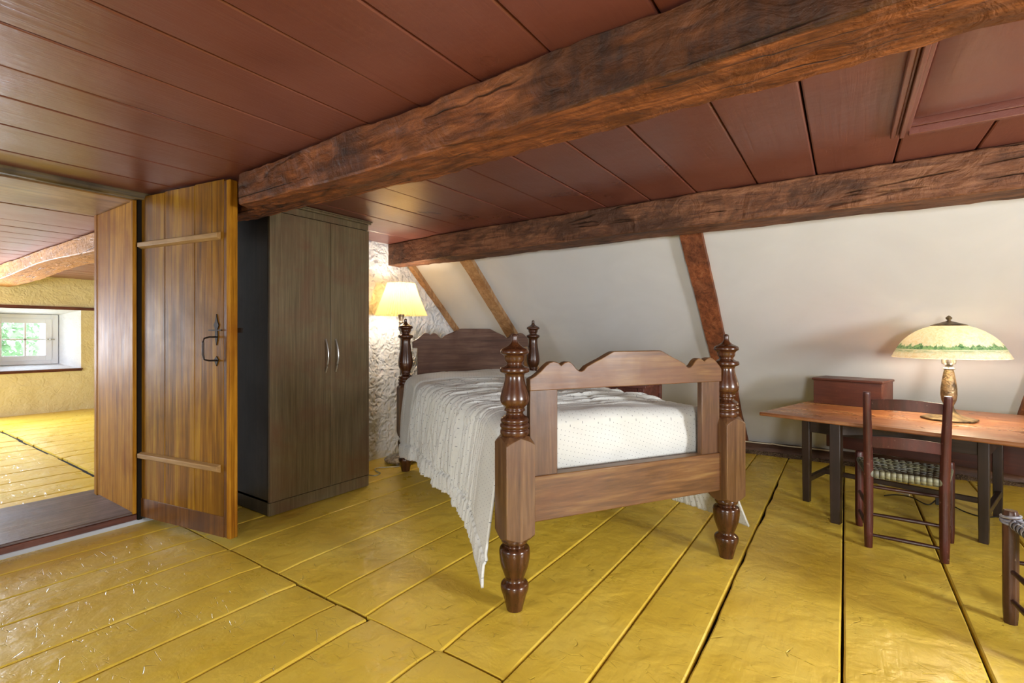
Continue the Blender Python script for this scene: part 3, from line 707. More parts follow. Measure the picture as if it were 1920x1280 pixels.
M['doordark'] = wood('dark_door_edge', ('#3d2109', '#693f14', '#85581f'), 'z', (0.3, 0.45), 30, 0.045, 0.3, 0.004, 3.0, '#3e200a')
door()

# wardrobe
def wardrobe():
    X1 = -2.605; Y0, Y1 = 1.462, 2.14; H = 1.748
    w_ = empty('wardrobe', (X1, (Y0 + Y1) / 2, .0)); tag(w_, 'tall dark brown two-door wardrobe behind the open plank door', 'wardrobe')
    D = X1 - (GX + .035); hw = (Y1 - Y0) / 2
    b = MB(); b.box(-D, -.02, -hw, -hw + .016, .004, H - .02); b.box(-D, -.02, hw - .016, hw, .004, H - .02); b.box(-D, -D + .01, -hw, hw, .03, H - .02)
    b.box(-D, -.02, -hw, hw, .075, .09); b.box(-D, -.02, -hw, hw, H - .035, H - .02)
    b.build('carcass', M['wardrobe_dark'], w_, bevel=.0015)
    MB().box(-.022, -.0045, -hw, hw, .004, .074).build('plinth', M['wardrobe'], w_, bevel=.0015)
    MB().box(-.022, -.008, -hw, hw, 1.69, H - .02).build('frieze', M['wardrobe'], w_, bevel=.0015)
    c = MB(); c.box(-D, .010, -hw - .010, hw + .010, H - .020, H - .008); c.box(-D, .016, -hw - .016, hw + .016, H - .008, H)
    c.build('cornice', M['wardrobe'], w_, bevel=.002)
    mid = .045
    for (a, b_, hy) in ((-hw + .001, mid - .0015, mid - .035), (mid + .0015, hw - .001, mid + .035)):
        dd = MB().box(-.018, .0, a, b_, .078, 1.685).build('door', M['wardrobe'], w_, bevel=.002)
        h = MB(); h.tube([(.003 + .026 * sin(pi * t / 12), hy, .775 + .2 * t / 12) for t in range(13)], .005, 8)
        h.build('handle', M['steel'], dd, smooth=True)
wardrobe()

# ------------------------------------------------------------------ bed
BA = atan2(.8547, .5190) - radians(.8); BP = (-.998, 1.480, 0)
bed = empty('bed', BP, BA); tag(bed, 'brown wooden bed with turned corner posts and scalloped footboard on the yellow floor', 'bed')
BW, BL = 1.0445, 1.978
def yc(y): return 1.0915 - .0009 * y
k_ = .00090
UP = [(97, 4), (100, 10), (108, 12), (120, 12), (132, 15), (142, 24), (150, 36), (156, 50), (160, 55), (166, 58), (174, 58), (179, 52), (183, 46), (190, 42), (200, 41), (208, 38), (214, 33), (222, 35), (229, 46), (232, 57), (240, 60), (248, 60), (253, 54), (258, 42), (268, 39), (285, 41), (305, 46), (325, 52), (345, 57), (362, 59), (378, 55), (390, 44), (396, 40), (402, 42), (407, 42), (411, 36), (420, 35), (428, 42), (434, 52), (442, 57), (450, 57), (454, 53), (458, 57), (466, 60), (474, 58), (478, 54), (484, 58), (492, 59), (500, 58), (508, 54), (515, 50), (535, 44)]
LO = [(895, 40), (912, 50), (930, 55), (940, 50), (948, 42), (953, 45), (957, 56), (964, 61), (976, 63), (992, 62), (1010, 60), (1035, 55), (1055, 48), (1072, 42), (1082, 38), (1092, 40), (1100, 50), (1108, 56), (1118, 57), (1130, 55), (1150, 48), (1175, 41), (1200, 35), (1211, 33)]
def smooth_prof(pr):
    pts = []
    for i in range(len(pr) - 1):
        for t in range(3):
            u = t / 3; p0 = pr[max(0, i - 1)]; p1 = pr[i]; p2 = pr[i + 1]; p3 = pr[min(len(pr) - 1, i + 2)]
            def cr(a, b, c, d): return .5 * ((2 * b) + (-a + c) * u + (2 * a - 5 * b + 4 * c - d) * u * u + (-a + 3 * b - 3 * c + d) * u ** 3)
            pts.append((p1[0] + (p2[0] - p1[0]) * u, max(.0005, cr(p0[1], p1[1], p2[1], p3[1]))))
    pts.append(pr[-1]); return pts
def post(x, y, head):
    up = [(r * k_, yc(c)) for c, r in UP]
    if head:    # taller vase on the head posts
        def st(z):
            if z < .735: return z
            if z < .865: return .735 + (z - .735) * 1.9
            return z + .117
        up = [(r, st(z)) for r, z in up]
    up = [(r, z) for z, r in smooth_prof([(z, r) for r, z in up])]
    lo = [(r, max(0, z)) for z, r in smooth_prof([(yc(c), r * k_) for c, r in LO])]
    root = empty('post', (x, y, 0)); root.parent = bed
    MB().lathe(up[::-1], 40).build('finial_turning', M['turned'], root, smooth=True, angle=70)
    MB().lathe(lo[::-1], 40).build('foot_turning', M['turned'], root, smooth=True, angle=70)
    hw = .056; vs = []; zl, zh, zb, zbh = .606, .632, .2835, .262
    n = 6
    def ring(f, top):
        r = []
        for s_ in range(4):
            for t in range(n):
                u = -1 + 2 * t / n
                z = f(u)
                a = [(u, -1), (1, u), (-u, 1), (-1, -u)][s_]
                r.append((a[0] * hw, a[1] * hw, z))
        return r
    top = ring(lambda u: zl + (zh - zl) * (1 - abs(u)) ** .8, 1); bot = ring(lambda u: zb - (zb - zbh) * (1 - abs(u)) ** .8, 0)
    vs = bot + top + [(px * .70, py * .70, zh + .004) for px, py, _ in top] + [(px * .7, py * .7, zbh - .003) for px, py, _ in bot]
    m = 4 * n; fs = []
    for i in range(m):
        j = (i + 1) % m; fs += [(i, j, m + j, m + i), (m + i, m + j, 2 * m + j, 2 * m + i), (i, j, 3 * m + j, 3 * m + i)]
    fs += [tuple(range(2 * m, 3 * m)), tuple(range(3 * m, 4 * m))]
    MB().add(vs, fs).build('post_block', M['bedz'], root, bevel=.0015)
for (x, y, h) in ((0, 0, 0), (BW, 0, 0), (0, BL, 1), (BW, BL, 1)): post(x, y, h)
# crest outline
half = [(.104, .936), (.115, .935), (.135, .926), (.170, .908), (.205, .893), (.232, .880), (.246, .866), (.254, .862), (.265, .863), (.278, .872), (.290, .888), (.303, .898), (.313, .900), (.325, .897), (.336, .890), (.341, .886), (.346, .891), (.356, .898), (.372, .902), (.388, .898), (.404, .886), (.425, .865), (.445, .850), (.465, .840)]
def crest(y, t, dz, mat, name, bottom, low=None):
    c = .516
    right = [((c + a) * BW, z + dz) for a, z in half]; left = [((c - a) * BW, z + dz) for a, z in half][::-1]
    poly = left + right + [((c + .478) * BW, .836 + dz), ((c + .478) * BW, bottom), (.052, bottom), (.052, .838 + dz)]
    if low: poly = poly[:-3] + [(BW - .052, poly[-3][1]), (BW - .052, bottom), (BW - .088, bottom), (BW - .088, low), (.088, low), (.088, bottom), (.052, bottom), poly[-1]]
    poly = [(max(.050, min(BW - .050, u)), v) for u, v in poly]
    return MB().prism(poly, 'y', y - t / 2, y + t / 2).build(name, mat, bed, bevel=.003, angle=30)
crest(-.004, .034, 0, M['bedx'], 'crest_rail', .795)
for a, b in ((.056, .172), (.888, .992)): MB().box(a, b, -.012, .016, .470, .800).build('stile', M['bedz'], bed, bevel=.003)
MB().box(.05, BW - .05, -.022, .030, .312, .480).build('foot_rail', M['bedx'], bed, bevel=.004)
crest(BL, .034, .114, M['bedhead'], 'headboard', .905, .42)
MB().box(.05, BW - .05, BL - .02, BL + .02, .312, .45).build('head_rail', M['bedx'], bed, bevel=.003)
for x in (.0, BW): MB().box(x - .014, x + .014, .05, BL - .05, .34, .47).build('side_rail', M['bedy'] if 'bedy' in M else M['bedz'], bed, bevel=.003)
# mattress
mt = MB().box(.03, BW - .03, .080, BL - .03, .42, .655).build('mattress', M['white'], None, bevel=.03, loc=BP, rz=BA, segs=4)
mt.data.materials[0] = M['ticking'] = NT('white_mattress_ticking').done(lin('#dcdcd6'), 0.8)
tag(mt, 'thick white mattress lying in the bed frame, under the dotted comforter', 'mattress')

def comforter():
    NY = 620; y_foot = .072; y_head = 1.90
    nL, nT, nR = 62, 100, 50
    def top(x, y):
        z = .690 - .012 * ((x - .52) / .52) ** 2 - .022 * max(0, (x - .45) / .6) * max(0, min(1, (1.2 - y) / .6))
        hb = max(0, min(1, (y - 1.45) / .25)); hb = hb * hb * (3 - 2 * hb)
        z += .050 * hb * (1 - .5 * ((x - .5) / .55) ** 4)
        z += .008 * nz(x * 3, y * 3, 4)
        # roll at the head edge
        e = max(0, (y - 1.80) / .10); z -= .02 * e * e
        return z
    def hemL(y): 
        z = .225 + .02 * nz(y * 4, 1)
        c = max(0, 1 - (y - y_foot) / .30); z -= .145 * c ** 1.3
        c2 = max(0, (y - 1.35) / .5); z -= .085 * min(1, c2)
        return z
    def hemR(y): 
        return .105 + .012 * nz(y * 5, 3) - .02 * max(0, 1 - y / .2)
    V = []; UVs = []; CR = []; rows = []
    xl, xr = -.028, BW + .03; rad = .085
    def section(y):
        pts = []
        # left drape (hem -> shoulder)
        zt = top(xl + rad, y); zh = hemL(y); zs = zt - rad * .8
        for i in range(nL):
            q = i / nL; z = zh + (zs - zh) * q
            fl = (1 - q)
            foot = max(0, 1 - (y - y_foot) / .5)
            flare = .045 + .045 * foot
            wave = (.020 * nz(y * 4.2, .3 + q * .4, 11) + .011 * nz(y * 10, q, 12)) * fl ** 1.1
            pts.append((xl - flare * fl ** 1.4 - .012 * sin(pi * q) + wave, y - .045 * foot * fl ** 2 * (1 if y < .3 else (max(0, 1 - (y - .3) / .2))), z))
        m = 12
        for i in range(m):
            a = pi / 2 * i / m; pts.append((xl + rad * (1 - cos(a)), y, zs + (zt - zs) * sin(a)))
        for i in range(nT + 1):
            x = xl + rad + (xr - xl - 2 * rad) * i / nT; pts.append((x, y, top(x, y)))
        zt2 = top(xr - rad, y); zh2 = hemR(y); zs2 = zt2 - rad * .8
        for i in range(1, m + 1):
            a = pi / 2 * (1 - i / m); pts.append((xr - rad * (1 - cos(a)), y, zs2 + (zt2 - zs2) * sin(a)))
        for i in range(1, nR + 1):
            q = i / nR; z = zs2 + (zh2 - zs2) * q
            foot = max(0, 1 - (y - y_foot) / .6)
            wave = (.016 * nz(y * 4.2, .3, 21) + .008 * nz(y * 10, q, 22)) * q
            pts.append((xr + (.05 + .12 * foot) * q ** 1.3 + wave, y - .03 * foot * q ** 2, z))
        return pts
    m = 12; N = nL + m + nT + 1 + m + nR
    c0, c1 = nL, nL + m + nT + 1 + m          # columns that carry the foot flap
    ctr = nL + m + nT // 2
    def arcs(P):
        s = [0] * N
        for i in range(ctr + 1, N): s[i] = s[i - 1] + (Vector(P[i]) - Vector(P[i - 1])).length
        for i in range(ctr - 1, -1, -1): s[i] = s[i + 1] - (Vector(P[i]) - Vector(P[i + 1])).length
        return s
    fs = []; base = []
    for j in range(NY + 1):
        y = y_foot + (y_head - y_foot) * j / NY
        P = section(y); A = arcs(P)
        yy = y
        # round over the foot end
        for i in range(N):
            x, py, z = P[i]
            if c0 <= i < c1:
                e = max(0, 1 - (y - y_foot) / .07)
                z = z - .055 * (1 - sqrt(max(0, 1 - e * e)))
            V.append((x, py, z)); UVs.append((y, A[i])); base.append((j, i, A[i], y))
    for j in range(NY):
        for i in range(N - 1):
            a = j * N + i; fs.append((a, a + 1, a + N + 1, a + N))
    # foot flap
    NF = 40; prev = [0 * N + i for i in range(c0, c1)]
    for r in range(1, NF + 1):
        q = r / NF; cur = []
        for n_, i in enumerate(range(c0, c1)):
            x0, y0, z0 = V[i]
            xx = x0 + (.0) ; zz = z0 + (.430 - z0) * q
            fx = (x0 - .5)
            yy = y0 - .012 * sin(pi * min(1, q * 1.2)) + .006 * nz(fx * 5 + q * 1.5, q * 2, 31) * q
            xx = x0 + (.012 if x0 < .5 else -.012) * q * min(1, abs(fx) * 2)
            cur.append(len(V)); V.append((xx, yy, zz)); UVs.append((y_foot - (z0 - zz), UVs[i][1])); base.append((-r, i, UVs[i][1], y_foot - (z0 - zz)))
        for t in range(len(cur) - 1): fs.append((prev[t], prev[t + 1], cur[t + 1], cur[t]))
        prev = cur
    # normals then wrinkles
    me = bpy.data.meshes.new('tmp'); me.from_pydata(V, [], fs); me.update()
    nr = [v.normal.copy() for v in me.vertices]; bpy.data.meshes.remove(me)
    V2 = []
    for k, (j, i, s, y) in enumerate(base):
        n = nr[k]
        if n.z < -.5: n = -n
        sideL = 1 if i < nL + 3 else 0
        cr = 1.0
        cr *= max(0, min(1, (y - .20) / .28))                      # smooth towards the foot
        cr *= max(0, min(1, (1.52 - y - .05 * nz(s * 3, 5)) / .05))  # smooth band at the head
        hem = (i / nL) if i < nL else 1
        hemz = V[k][2] - (hemL(y) if i < nL + m else 0)
        if i < nL and y > .10: cr = max(cr, .0)
        if s > .55: cr *= .45
        warp = .9 * nz(s * 1.8, y * 2.2, 3) + .35 * nz(s * 5, y * 5, 9)
        d = 0
        ph = y * 36 + 2.6 * nz(s * 1.7 + 3, y * 1.9, 3) + .9 * nz(s * 5, y * 6, 9)
        fi = math.floor(ph); am = .55 + .9 * nz(fi * 3.7, s * 2.2, 7)
        rid = abs(sin(pi * ph)) ** .55 * max(.15, am)
        rid2 = abs(sin(pi * (ph * 2.3 + 1.5 * nz(s * 4, y * 3, 8)))) * .5
        d += cr * (.040 * rid + .008 * rid2 - .016)
        d += (1 - cr) * (.004 * nz(y * 6, s * 5, 3) + .0015 * nz(y * 16, s * 12, 4))
        # quilted scallop seams
        if y > .12 and j >= 0:
            for c in (-.95, -.62, -.30, .02, .34):
                sc = c + .075 * abs(sin(pi * (y + .2 * c) / .34))
                dd = (s - sc) / .010
                if abs(dd) < 3: d -= .007 * exp(-dd * dd) * min(1, cr + .25)
        # border seam along the hem, gathered
        if i < nL and j >= 0:
            hq = V[k][2] - hemL(y)
            dd = (hq - .088) / .006
            if abs(dd) < 3: d -= .010 * exp(-dd * dd)
            if hq < .088: d += .006 * (1 - 2 * abs(nz(y * 30, hq * 4, 15))) * min(1, hq / .03) * (0.4 + .6 * hq / .088)
        for c, a_ in ((1.56, .010), (1.80, .006)):
            dd = (y - c - .012 * nz(s * 3, 2)) / .012
            if abs(dd) < 3: d -= a_ * exp(-dd * dd)
        # diagonal folds on the foot flap
        if j < 0: d += .006 * nz((s + y) * 7, (s - y) * 2.0, 33) * min(1, -j / 10)
        CR.append(cr); v = Vector(V[k]) + n * d; V2.append(tuple(v))
    mb = MB().add(V2, fs)
    o = mb.build('comforter', M['cloth'], None, smooth=True, loc=BP, rz=BA, angle=180)
    me = o.data; uvl = me.uv_layers.new(name='UVMap')
    for lp in me.loops: uvl.data[lp.index].uv = UVs[lp.vertex_index]
    at = me.attributes.new('crinkle', 'FLOAT', 'POINT'); at.data.foreach_set('value', CR)
    so = o.modifiers.new('thick', 'SOLIDIFY'); so.thickness = .010 * S; so.offset = -1 if True else 1
    tag(o, 'white crinkled comforter with tiny dark dots, draped over the bed', 'comforter')
comforter()

# ------------------------------------------------------------------ floor lamp
def floor_lamp():
    x, y = -2.893, 2.690
    t = empty('floor_lamp', (x, y, 0)); tag(t, 'floor lamp with cream pleated shade behind the head of the bed, by the rough wall', 'lamp')
    MB().lathe([(.118, .012), (.128, .018), (.130, .028), (.122, .036), (.105, .040), (.085, .050), (.05, .058), (.02, .066), (.013, .09)], 40).build('base', M['nickel'], t, smooth=True, angle=50)
    for a in (0, 2.1, 4.2):
        MB().lathe([(.008, 0), (.014, .004), (.014, .012), (.008, .016)], 12, .105 * cos(a - 1), .105 * sin(a - 1)).build('foot', M['nickel'], t, smooth=True)
    MB().lathe([(.011, .05), (.011, 1.03), (.016, 1.035), (.022, 1.05), (.018, 1.06), (.016, 1.09), (.020, 1.10), (.014, 1.11), (.024, 1.15), (.026, 1.19), (.012, 1.20)], 20).build('pole', M['nickel'], t, smooth=True, angle=50)
    n = 58
    def rf(a, z): return 1 + .028 * (2 * abs(((a * n / (2 * pi)) % 1) - .5) * 2 - 1)
    pr = [(.2000 + (.106 - .2000) * q - .006 * sin(pi * q), 1.155 + .255 * q) for q in [i / 10 for i in range(11)]]
    MB().lathe(pr, n * 4, rf=rf, capb=False, capt=False).build('lamp_shade', M['pleat'], t, smooth=True, angle=25)
    b = MB(); b.lathe([(.010, 1.20), (.012, 1.23), (.028, 1.26), (.030, 1.28), (.020, 1.305), (.004, 1.31)], 16); b.build('bulb', M['bulb'], t, smooth=True)
    h = MB(); h.tube([(.106 * cos(a), .106 * sin(a), 1.408) for a in [i * pi / 16 for i in range(33)]], .002, 6, caps=False)
    for a in (0, 2.09, 4.19): h.tube([(0, 0, 1.395), (.106 * cos(a), .106 * sin(a), 1.408)], .0015, 6)
    h.tube([(0, 0, 1.19), (.045, 0, 1.25), (.03, 0, 1.35), (0, 0, 1.395)], .0015, 6)
    h.build('shade_ring', M['nickel'], t)
    point('floor_lamp_light', (x, y, 1.335), 5, (1.0, .86, .68), .03)
    point('floor_lamp_light_low', (x, y, 1.14), 10, (1.0, .90, .78), .03)
    c = MB(); pts = [(x + .1, y - .05, .012), (x + .11, y - .12, .008), (x + .0, y - .24, .006), (x + .06, y - .30, .006), (x + .14, y - .33, .012), (x + .15, y - .39, .008), (x + .05, y - .40, .006), (x - .05, y - .42, .006)]
    c.tube(catmull(pts, 8), .0035, 8); tag(c.build('power_cord', M['steel'], None, smooth=True), 'thin grey cord curling on the yellow floor beside the wardrobe', 'cord')
def catmull(P, n=6):
    P = [Vector(p) for p in P]; out = []
    for i in range(len(P) - 1):
        p0, p1, p2, p3 = P[max(0, i - 1)], P[i], P[i + 1], P[min(len(P) - 1, i + 2)]
        for k in range(n):
            t = k / n; out.append(.5 * ((2 * p1) + (-p0 + p2) * t + (2 * p0 - 5 * p1 + 4 * p2 - p3) * t * t + (-p0 + 3 * p1 - 3 * p2 + p3) * t ** 3))
    out.append(P[-1]); return out
floor_lamp()

# ------------------------------------------------------------------ small desk behind the bed
def desk():
    X1, Y0 = -1.124, 3.227; Wd, D, H = .52, .40, .66
    t = empty('writing_stand', (X1 - Wd / 2, Y0 + D / 2, 0)); tag(t, 'small scuffed dark red stand with a drawer, behind the bed against the sloping wall', 'stand')
    a, b = Wd / 2, D / 2
    for sx in (-1, 1):
        for sy in (-1, 1):
            MB().box(sx * a - (.045 if sx > 0 else 0), sx * a + (.045 if sx < 0 else 0), sy * b - (.045 if sy > 0 else 0), sy * b + (.045 if sy < 0 else 0), 0, H - .02).build('leg', M['desk'], t, bevel=.003)
    MB().box(a - .034, a - .012, -b + .045, b - .045, .52, H - .02).build('side_apron', M['desk'], t, bevel=.002)
    MB().box(-a + .012, -a + .034, -b + .045, b - .045, .52, H - .02).build('side_apron', M['desk'], t, bevel=.002)
    MB().box(-a + .045, a - .045, b - .034, b - .012, .52, H - .02).build('back_apron', M['desk'], t, bevel=.002)
    MB().box(-a + .045, a - .045, -b + .010, -b + .03, .48, .545).build('front_rail', M['desk'], t, bevel=.002)
    dr = MB().box(-a + .05, a - .05, -b + .004, -b + .024, .550, H - .024).build('drawer', M['desk'], t, bevel=.002)
    MB().prism([(.06, .57), (.075, .57), (.075, .63), (.06, .63)], 'y', -b, -b + .005).build('escutcheon', M['steel'], dr)
    k = MB(); k.tube([(-.06, -b - .022, .60), (-.06, -b + .004, .60)], .014, 12); k.build('knob', M['iron'], dr, smooth=True)
    MB().box(-a - .02, a + .02, -b - .02, b, H - .02, H).build('stand_top', M['desk'], t, bevel=.003)
desk()

# ------------------------------------------------------------------ drop-leaf table
TA = atan2(-.28, .96); TP = (-.408, 3.109, 0); TZ = .56
def trot(u, v, z=0):
    return (TP[0] + .96 * u + .28 * v, TP[1] - .28 * u + .96 * v, z)
def table():
    t = empty('drop_leaf_table', TP, TA); tag(t, 'low dark-legged drop-leaf table with worn reddish top by the sloping wall', 'table')
    L = 1.30
    tp = MB(); n = 40
    def strip(v0, v1, th=.020):
        vs = []; fs = []
        for i in range(n + 1):
            u = L * i / n
            a = v0 + (.003 * nz(u * 5, 1) if v0 == 0 else 0); b = v1
            vs += [(u, a, TZ - th), (u, b, TZ - th), (u, b, TZ), (u, a, TZ)]
        for i in range(n):
            for k in range(4): fs.append((i * 4 + k, i * 4 + (k + 1) % 4, i * 4 + 4 + (k + 1) % 4, i * 4 + 4 + k))
        fs += [(0, 1, 2, 3), (n * 4, n * 4 + 1, n * 4 + 2, n * 4 + 3)]
        return vs, fs
    MB().add(*strip(.322, 1.0)).build('tabletop', M['tabletop'], t, bevel=.004)
    MB().add(*strip(0, .320)).build('front_leaf', M['tabletop'], t, bevel=.006, segs=3)
    MB().prism([(.995, TZ - .024), (1.016, TZ - .006), (1.016, TZ - .335), (.996, TZ - .335)], 'x', .02, L).build('rear_leaf', M['leaf'], t, bevel=.003)
    A, B_, C_, D_, E_ = (.117, .373), (.35, .116), (.117, .90), (.89, .373), (.885, .90)
    lw = .040
    def leg(p, nm, w0=.042, w1=.036):
        vs = []
        for z, w_ in ((0, w1), (.30, w0), (TZ - .021, w0)): vs += [(p[0] - w_ / 2, p[1] - w_ / 2, z), (p[0] + w_ / 2, p[1] - w_ / 2, z), (p[0] + w_ / 2, p[1] + w_ / 2, z), (p[0] - w_ / 2, p[1] + w_ / 2, z)]
        fs = [(0, 3, 2, 1), (8, 9, 10, 11)]
        for k in (0, 4):
            for i in range(4): fs.append((k + i, k + (i + 1) % 4, k + 4 + (i + 1) % 4, k + 4 + i))
        MB().add(vs, fs).build(nm, M['tableleg'], t, bevel=.003)
    for p in (A, C_, D_, E_): leg(p, 'leg')
    leg(B_, 'gate_leg', .050, .044)
    z0 = .385
    MB().box(A[0] - .012, A[0] + .012, A[1] + .02, C_[1] - .02, .41, TZ - .021).build('end_apron', M['tableleg'], t, bevel=.002)
    MB().box(D_[0] - .012, D_[0] + .012, D_[1] + .02, E_[1] - .02, .41, TZ - .021).build('end_apron', M['tableleg'], t, bevel=.002)
    MB().box(A[0] + .02, D_[0] - .02, A[1] - .010, A[1] + .012, .42, TZ - .021).build('front_apron', M['tablex'], t, bevel=.002)
    MB().box(C_[0] + .02, E_[0] - .02, C_[1] - .012, C_[1] + .012, .42, TZ - .021).build('back_apron', M['tablex'], t, bevel=.002)
    # gate arm from the rail out to the gate leg
    d = Vector((B_[0] - .55, B_[1] - .36, 0)); ang = atan2(d.y, d.x)
    g = MB(); mt_ = Matrix.Translation((.55, .36, 0)) @ Matrix.Rotation(ang, 4, 'Z')
    g.box(0, d.length, -.010, .010, .47, TZ - .024, mat=mt_); g.build('gate_arm', M['tablex'], t)
    for p, q in ((A, C_), (D_, E_)): MB().box(p[0] - .012, p[0] + .012, p[1] + .018, q[1] - .018, .115, .147).build('end_stretcher', M['tableleg'], t, bevel=.003)
    MB().box(A[0] + .01, D_[0] - .01, .64, .665, .118, .145).build('long_stretcher', M['tablex'], t, bevel=.003)
M['tablex'] = wood('dark_rail_paint', ('#22170e', '#302216', '#423021'), 'x', (0.35, 0.5), 24, 0.08, 0.25, 0.002, 5, '#281510')
table()
def wooden_box():
    p = trot(.055, .66, TZ + .001)
    t = empty('wooden_box', p, TA); tag(t, 'lidded dark red wooden box at the back left of the drop-leaf table', 'box')
    w_, d, h = .365, .235, .150
    b = MB(); b.box(0, w_, 0, .012, 0, h); b.box(0, w_, d - .012, d, 0, h); b.box(0, .012, .012, d - .012, 0, h); b.box(w_ - .012, w_, .012, d - .012, 0, h); b.box(.01, w_ - .01, .01, d - .01, 0, .012)
    b.build('box_body', M['boxred'], t, bevel=.002)
    MB().box(-.008, w_ + .008, -.010, d + .002, h, h + .014).build('lid', M['boxred'], t, bevel=.004)
wooden_box()
def table_lamp():
    p = trot(.743, .50, 0)
    t = empty('table_lamp', (p[0], p[1], 0)); tag(t, 'lit table lamp with domed glass shade painted with green trees, on the drop-leaf table', 'lamp')
    z = TZ + .001
    MB().lathe([(.112, z), (.118, z + .004), (.116, z + .010), (.09, z + .016), (.055, z + .024), (.032, z + .040), (.022, z + .060), (.020, z + .075)], 8).build('lamp_base', M['bronzeflat'], t, bevel=.003)
    MB().lathe([(.019, z + .065), (.020, z + .075), (.030, z + .10), (.034, z + .13), (.033, z + .165), (.028, z + .205), (.022, z + .245), (.018, z + .262)], 28).build('stem', M['bronze'], t, smooth=True, angle=60)
    MB().lathe([(.022, z + .260), (.026, z + .264), (.022, z + .270), (.014, z + .274), (.018, z + .286), (.014, z + .292), (.008, z + .296), (.008, z + .50)], 24).build('neck', M['nickel'], t, smooth=True, angle=50)
    s_ = MB()
    for a in (.4, 2.6, 4.5):
        s_.lathe([(.008, z + .288), (.010, z + .30), (.008, z + .35)], 12, .022 * cos(a), .022 * sin(a)); s_.tube([(.022 * cos(a), .022 * sin(a), z + .29), (0, 0, z + .28)], .004, 8)
    s_.build('socket', M['nickel'], t, smooth=True)
    for a in (.4, 2.6, 4.5):
        MB().lathe([(.008, z + .35), (.018, z + .37), (.022, z + .39), (.014, z + .41), (.003, z + .415)], 14, .022 * cos(a), .022 * sin(a)).build('bulb', M['bulb'], t, smooth=True)
    pr = [(.238, .884), (.234, .890), (.222, .915), (.208, .943), (.190, .970), (.165, .997), (.135, 1.020), (.105, 1.036), (.072, 1.049)]
    pr = [(r, q) for q, r in smooth_prof([(b, a) for a, b in pr])]
    MB().lathe(pr + [(r - .004, q - .002) for r, q in pr[::-1]], 72, capb=False, capt=False, rf=lambda a, q: 1).build('glass_shade', M['shadeglass'], t, smooth=True, angle=60)
    MB().lathe([(.076, 1.048), (.074, 1.052), (.05, 1.060), (.025, 1.068), (.010, 1.073), (.006, 1.078), (.013, 1.085), (.014, 1.090), (.007, 1.098), (.001, 1.102)], 36).build('shade_cap', M['bronzeflat'], t, smooth=True, angle=50)
    q = point('table_lamp_light', (p[0], p[1], .93), 32, (1.0, .82, .58), .05)
table_lamp()

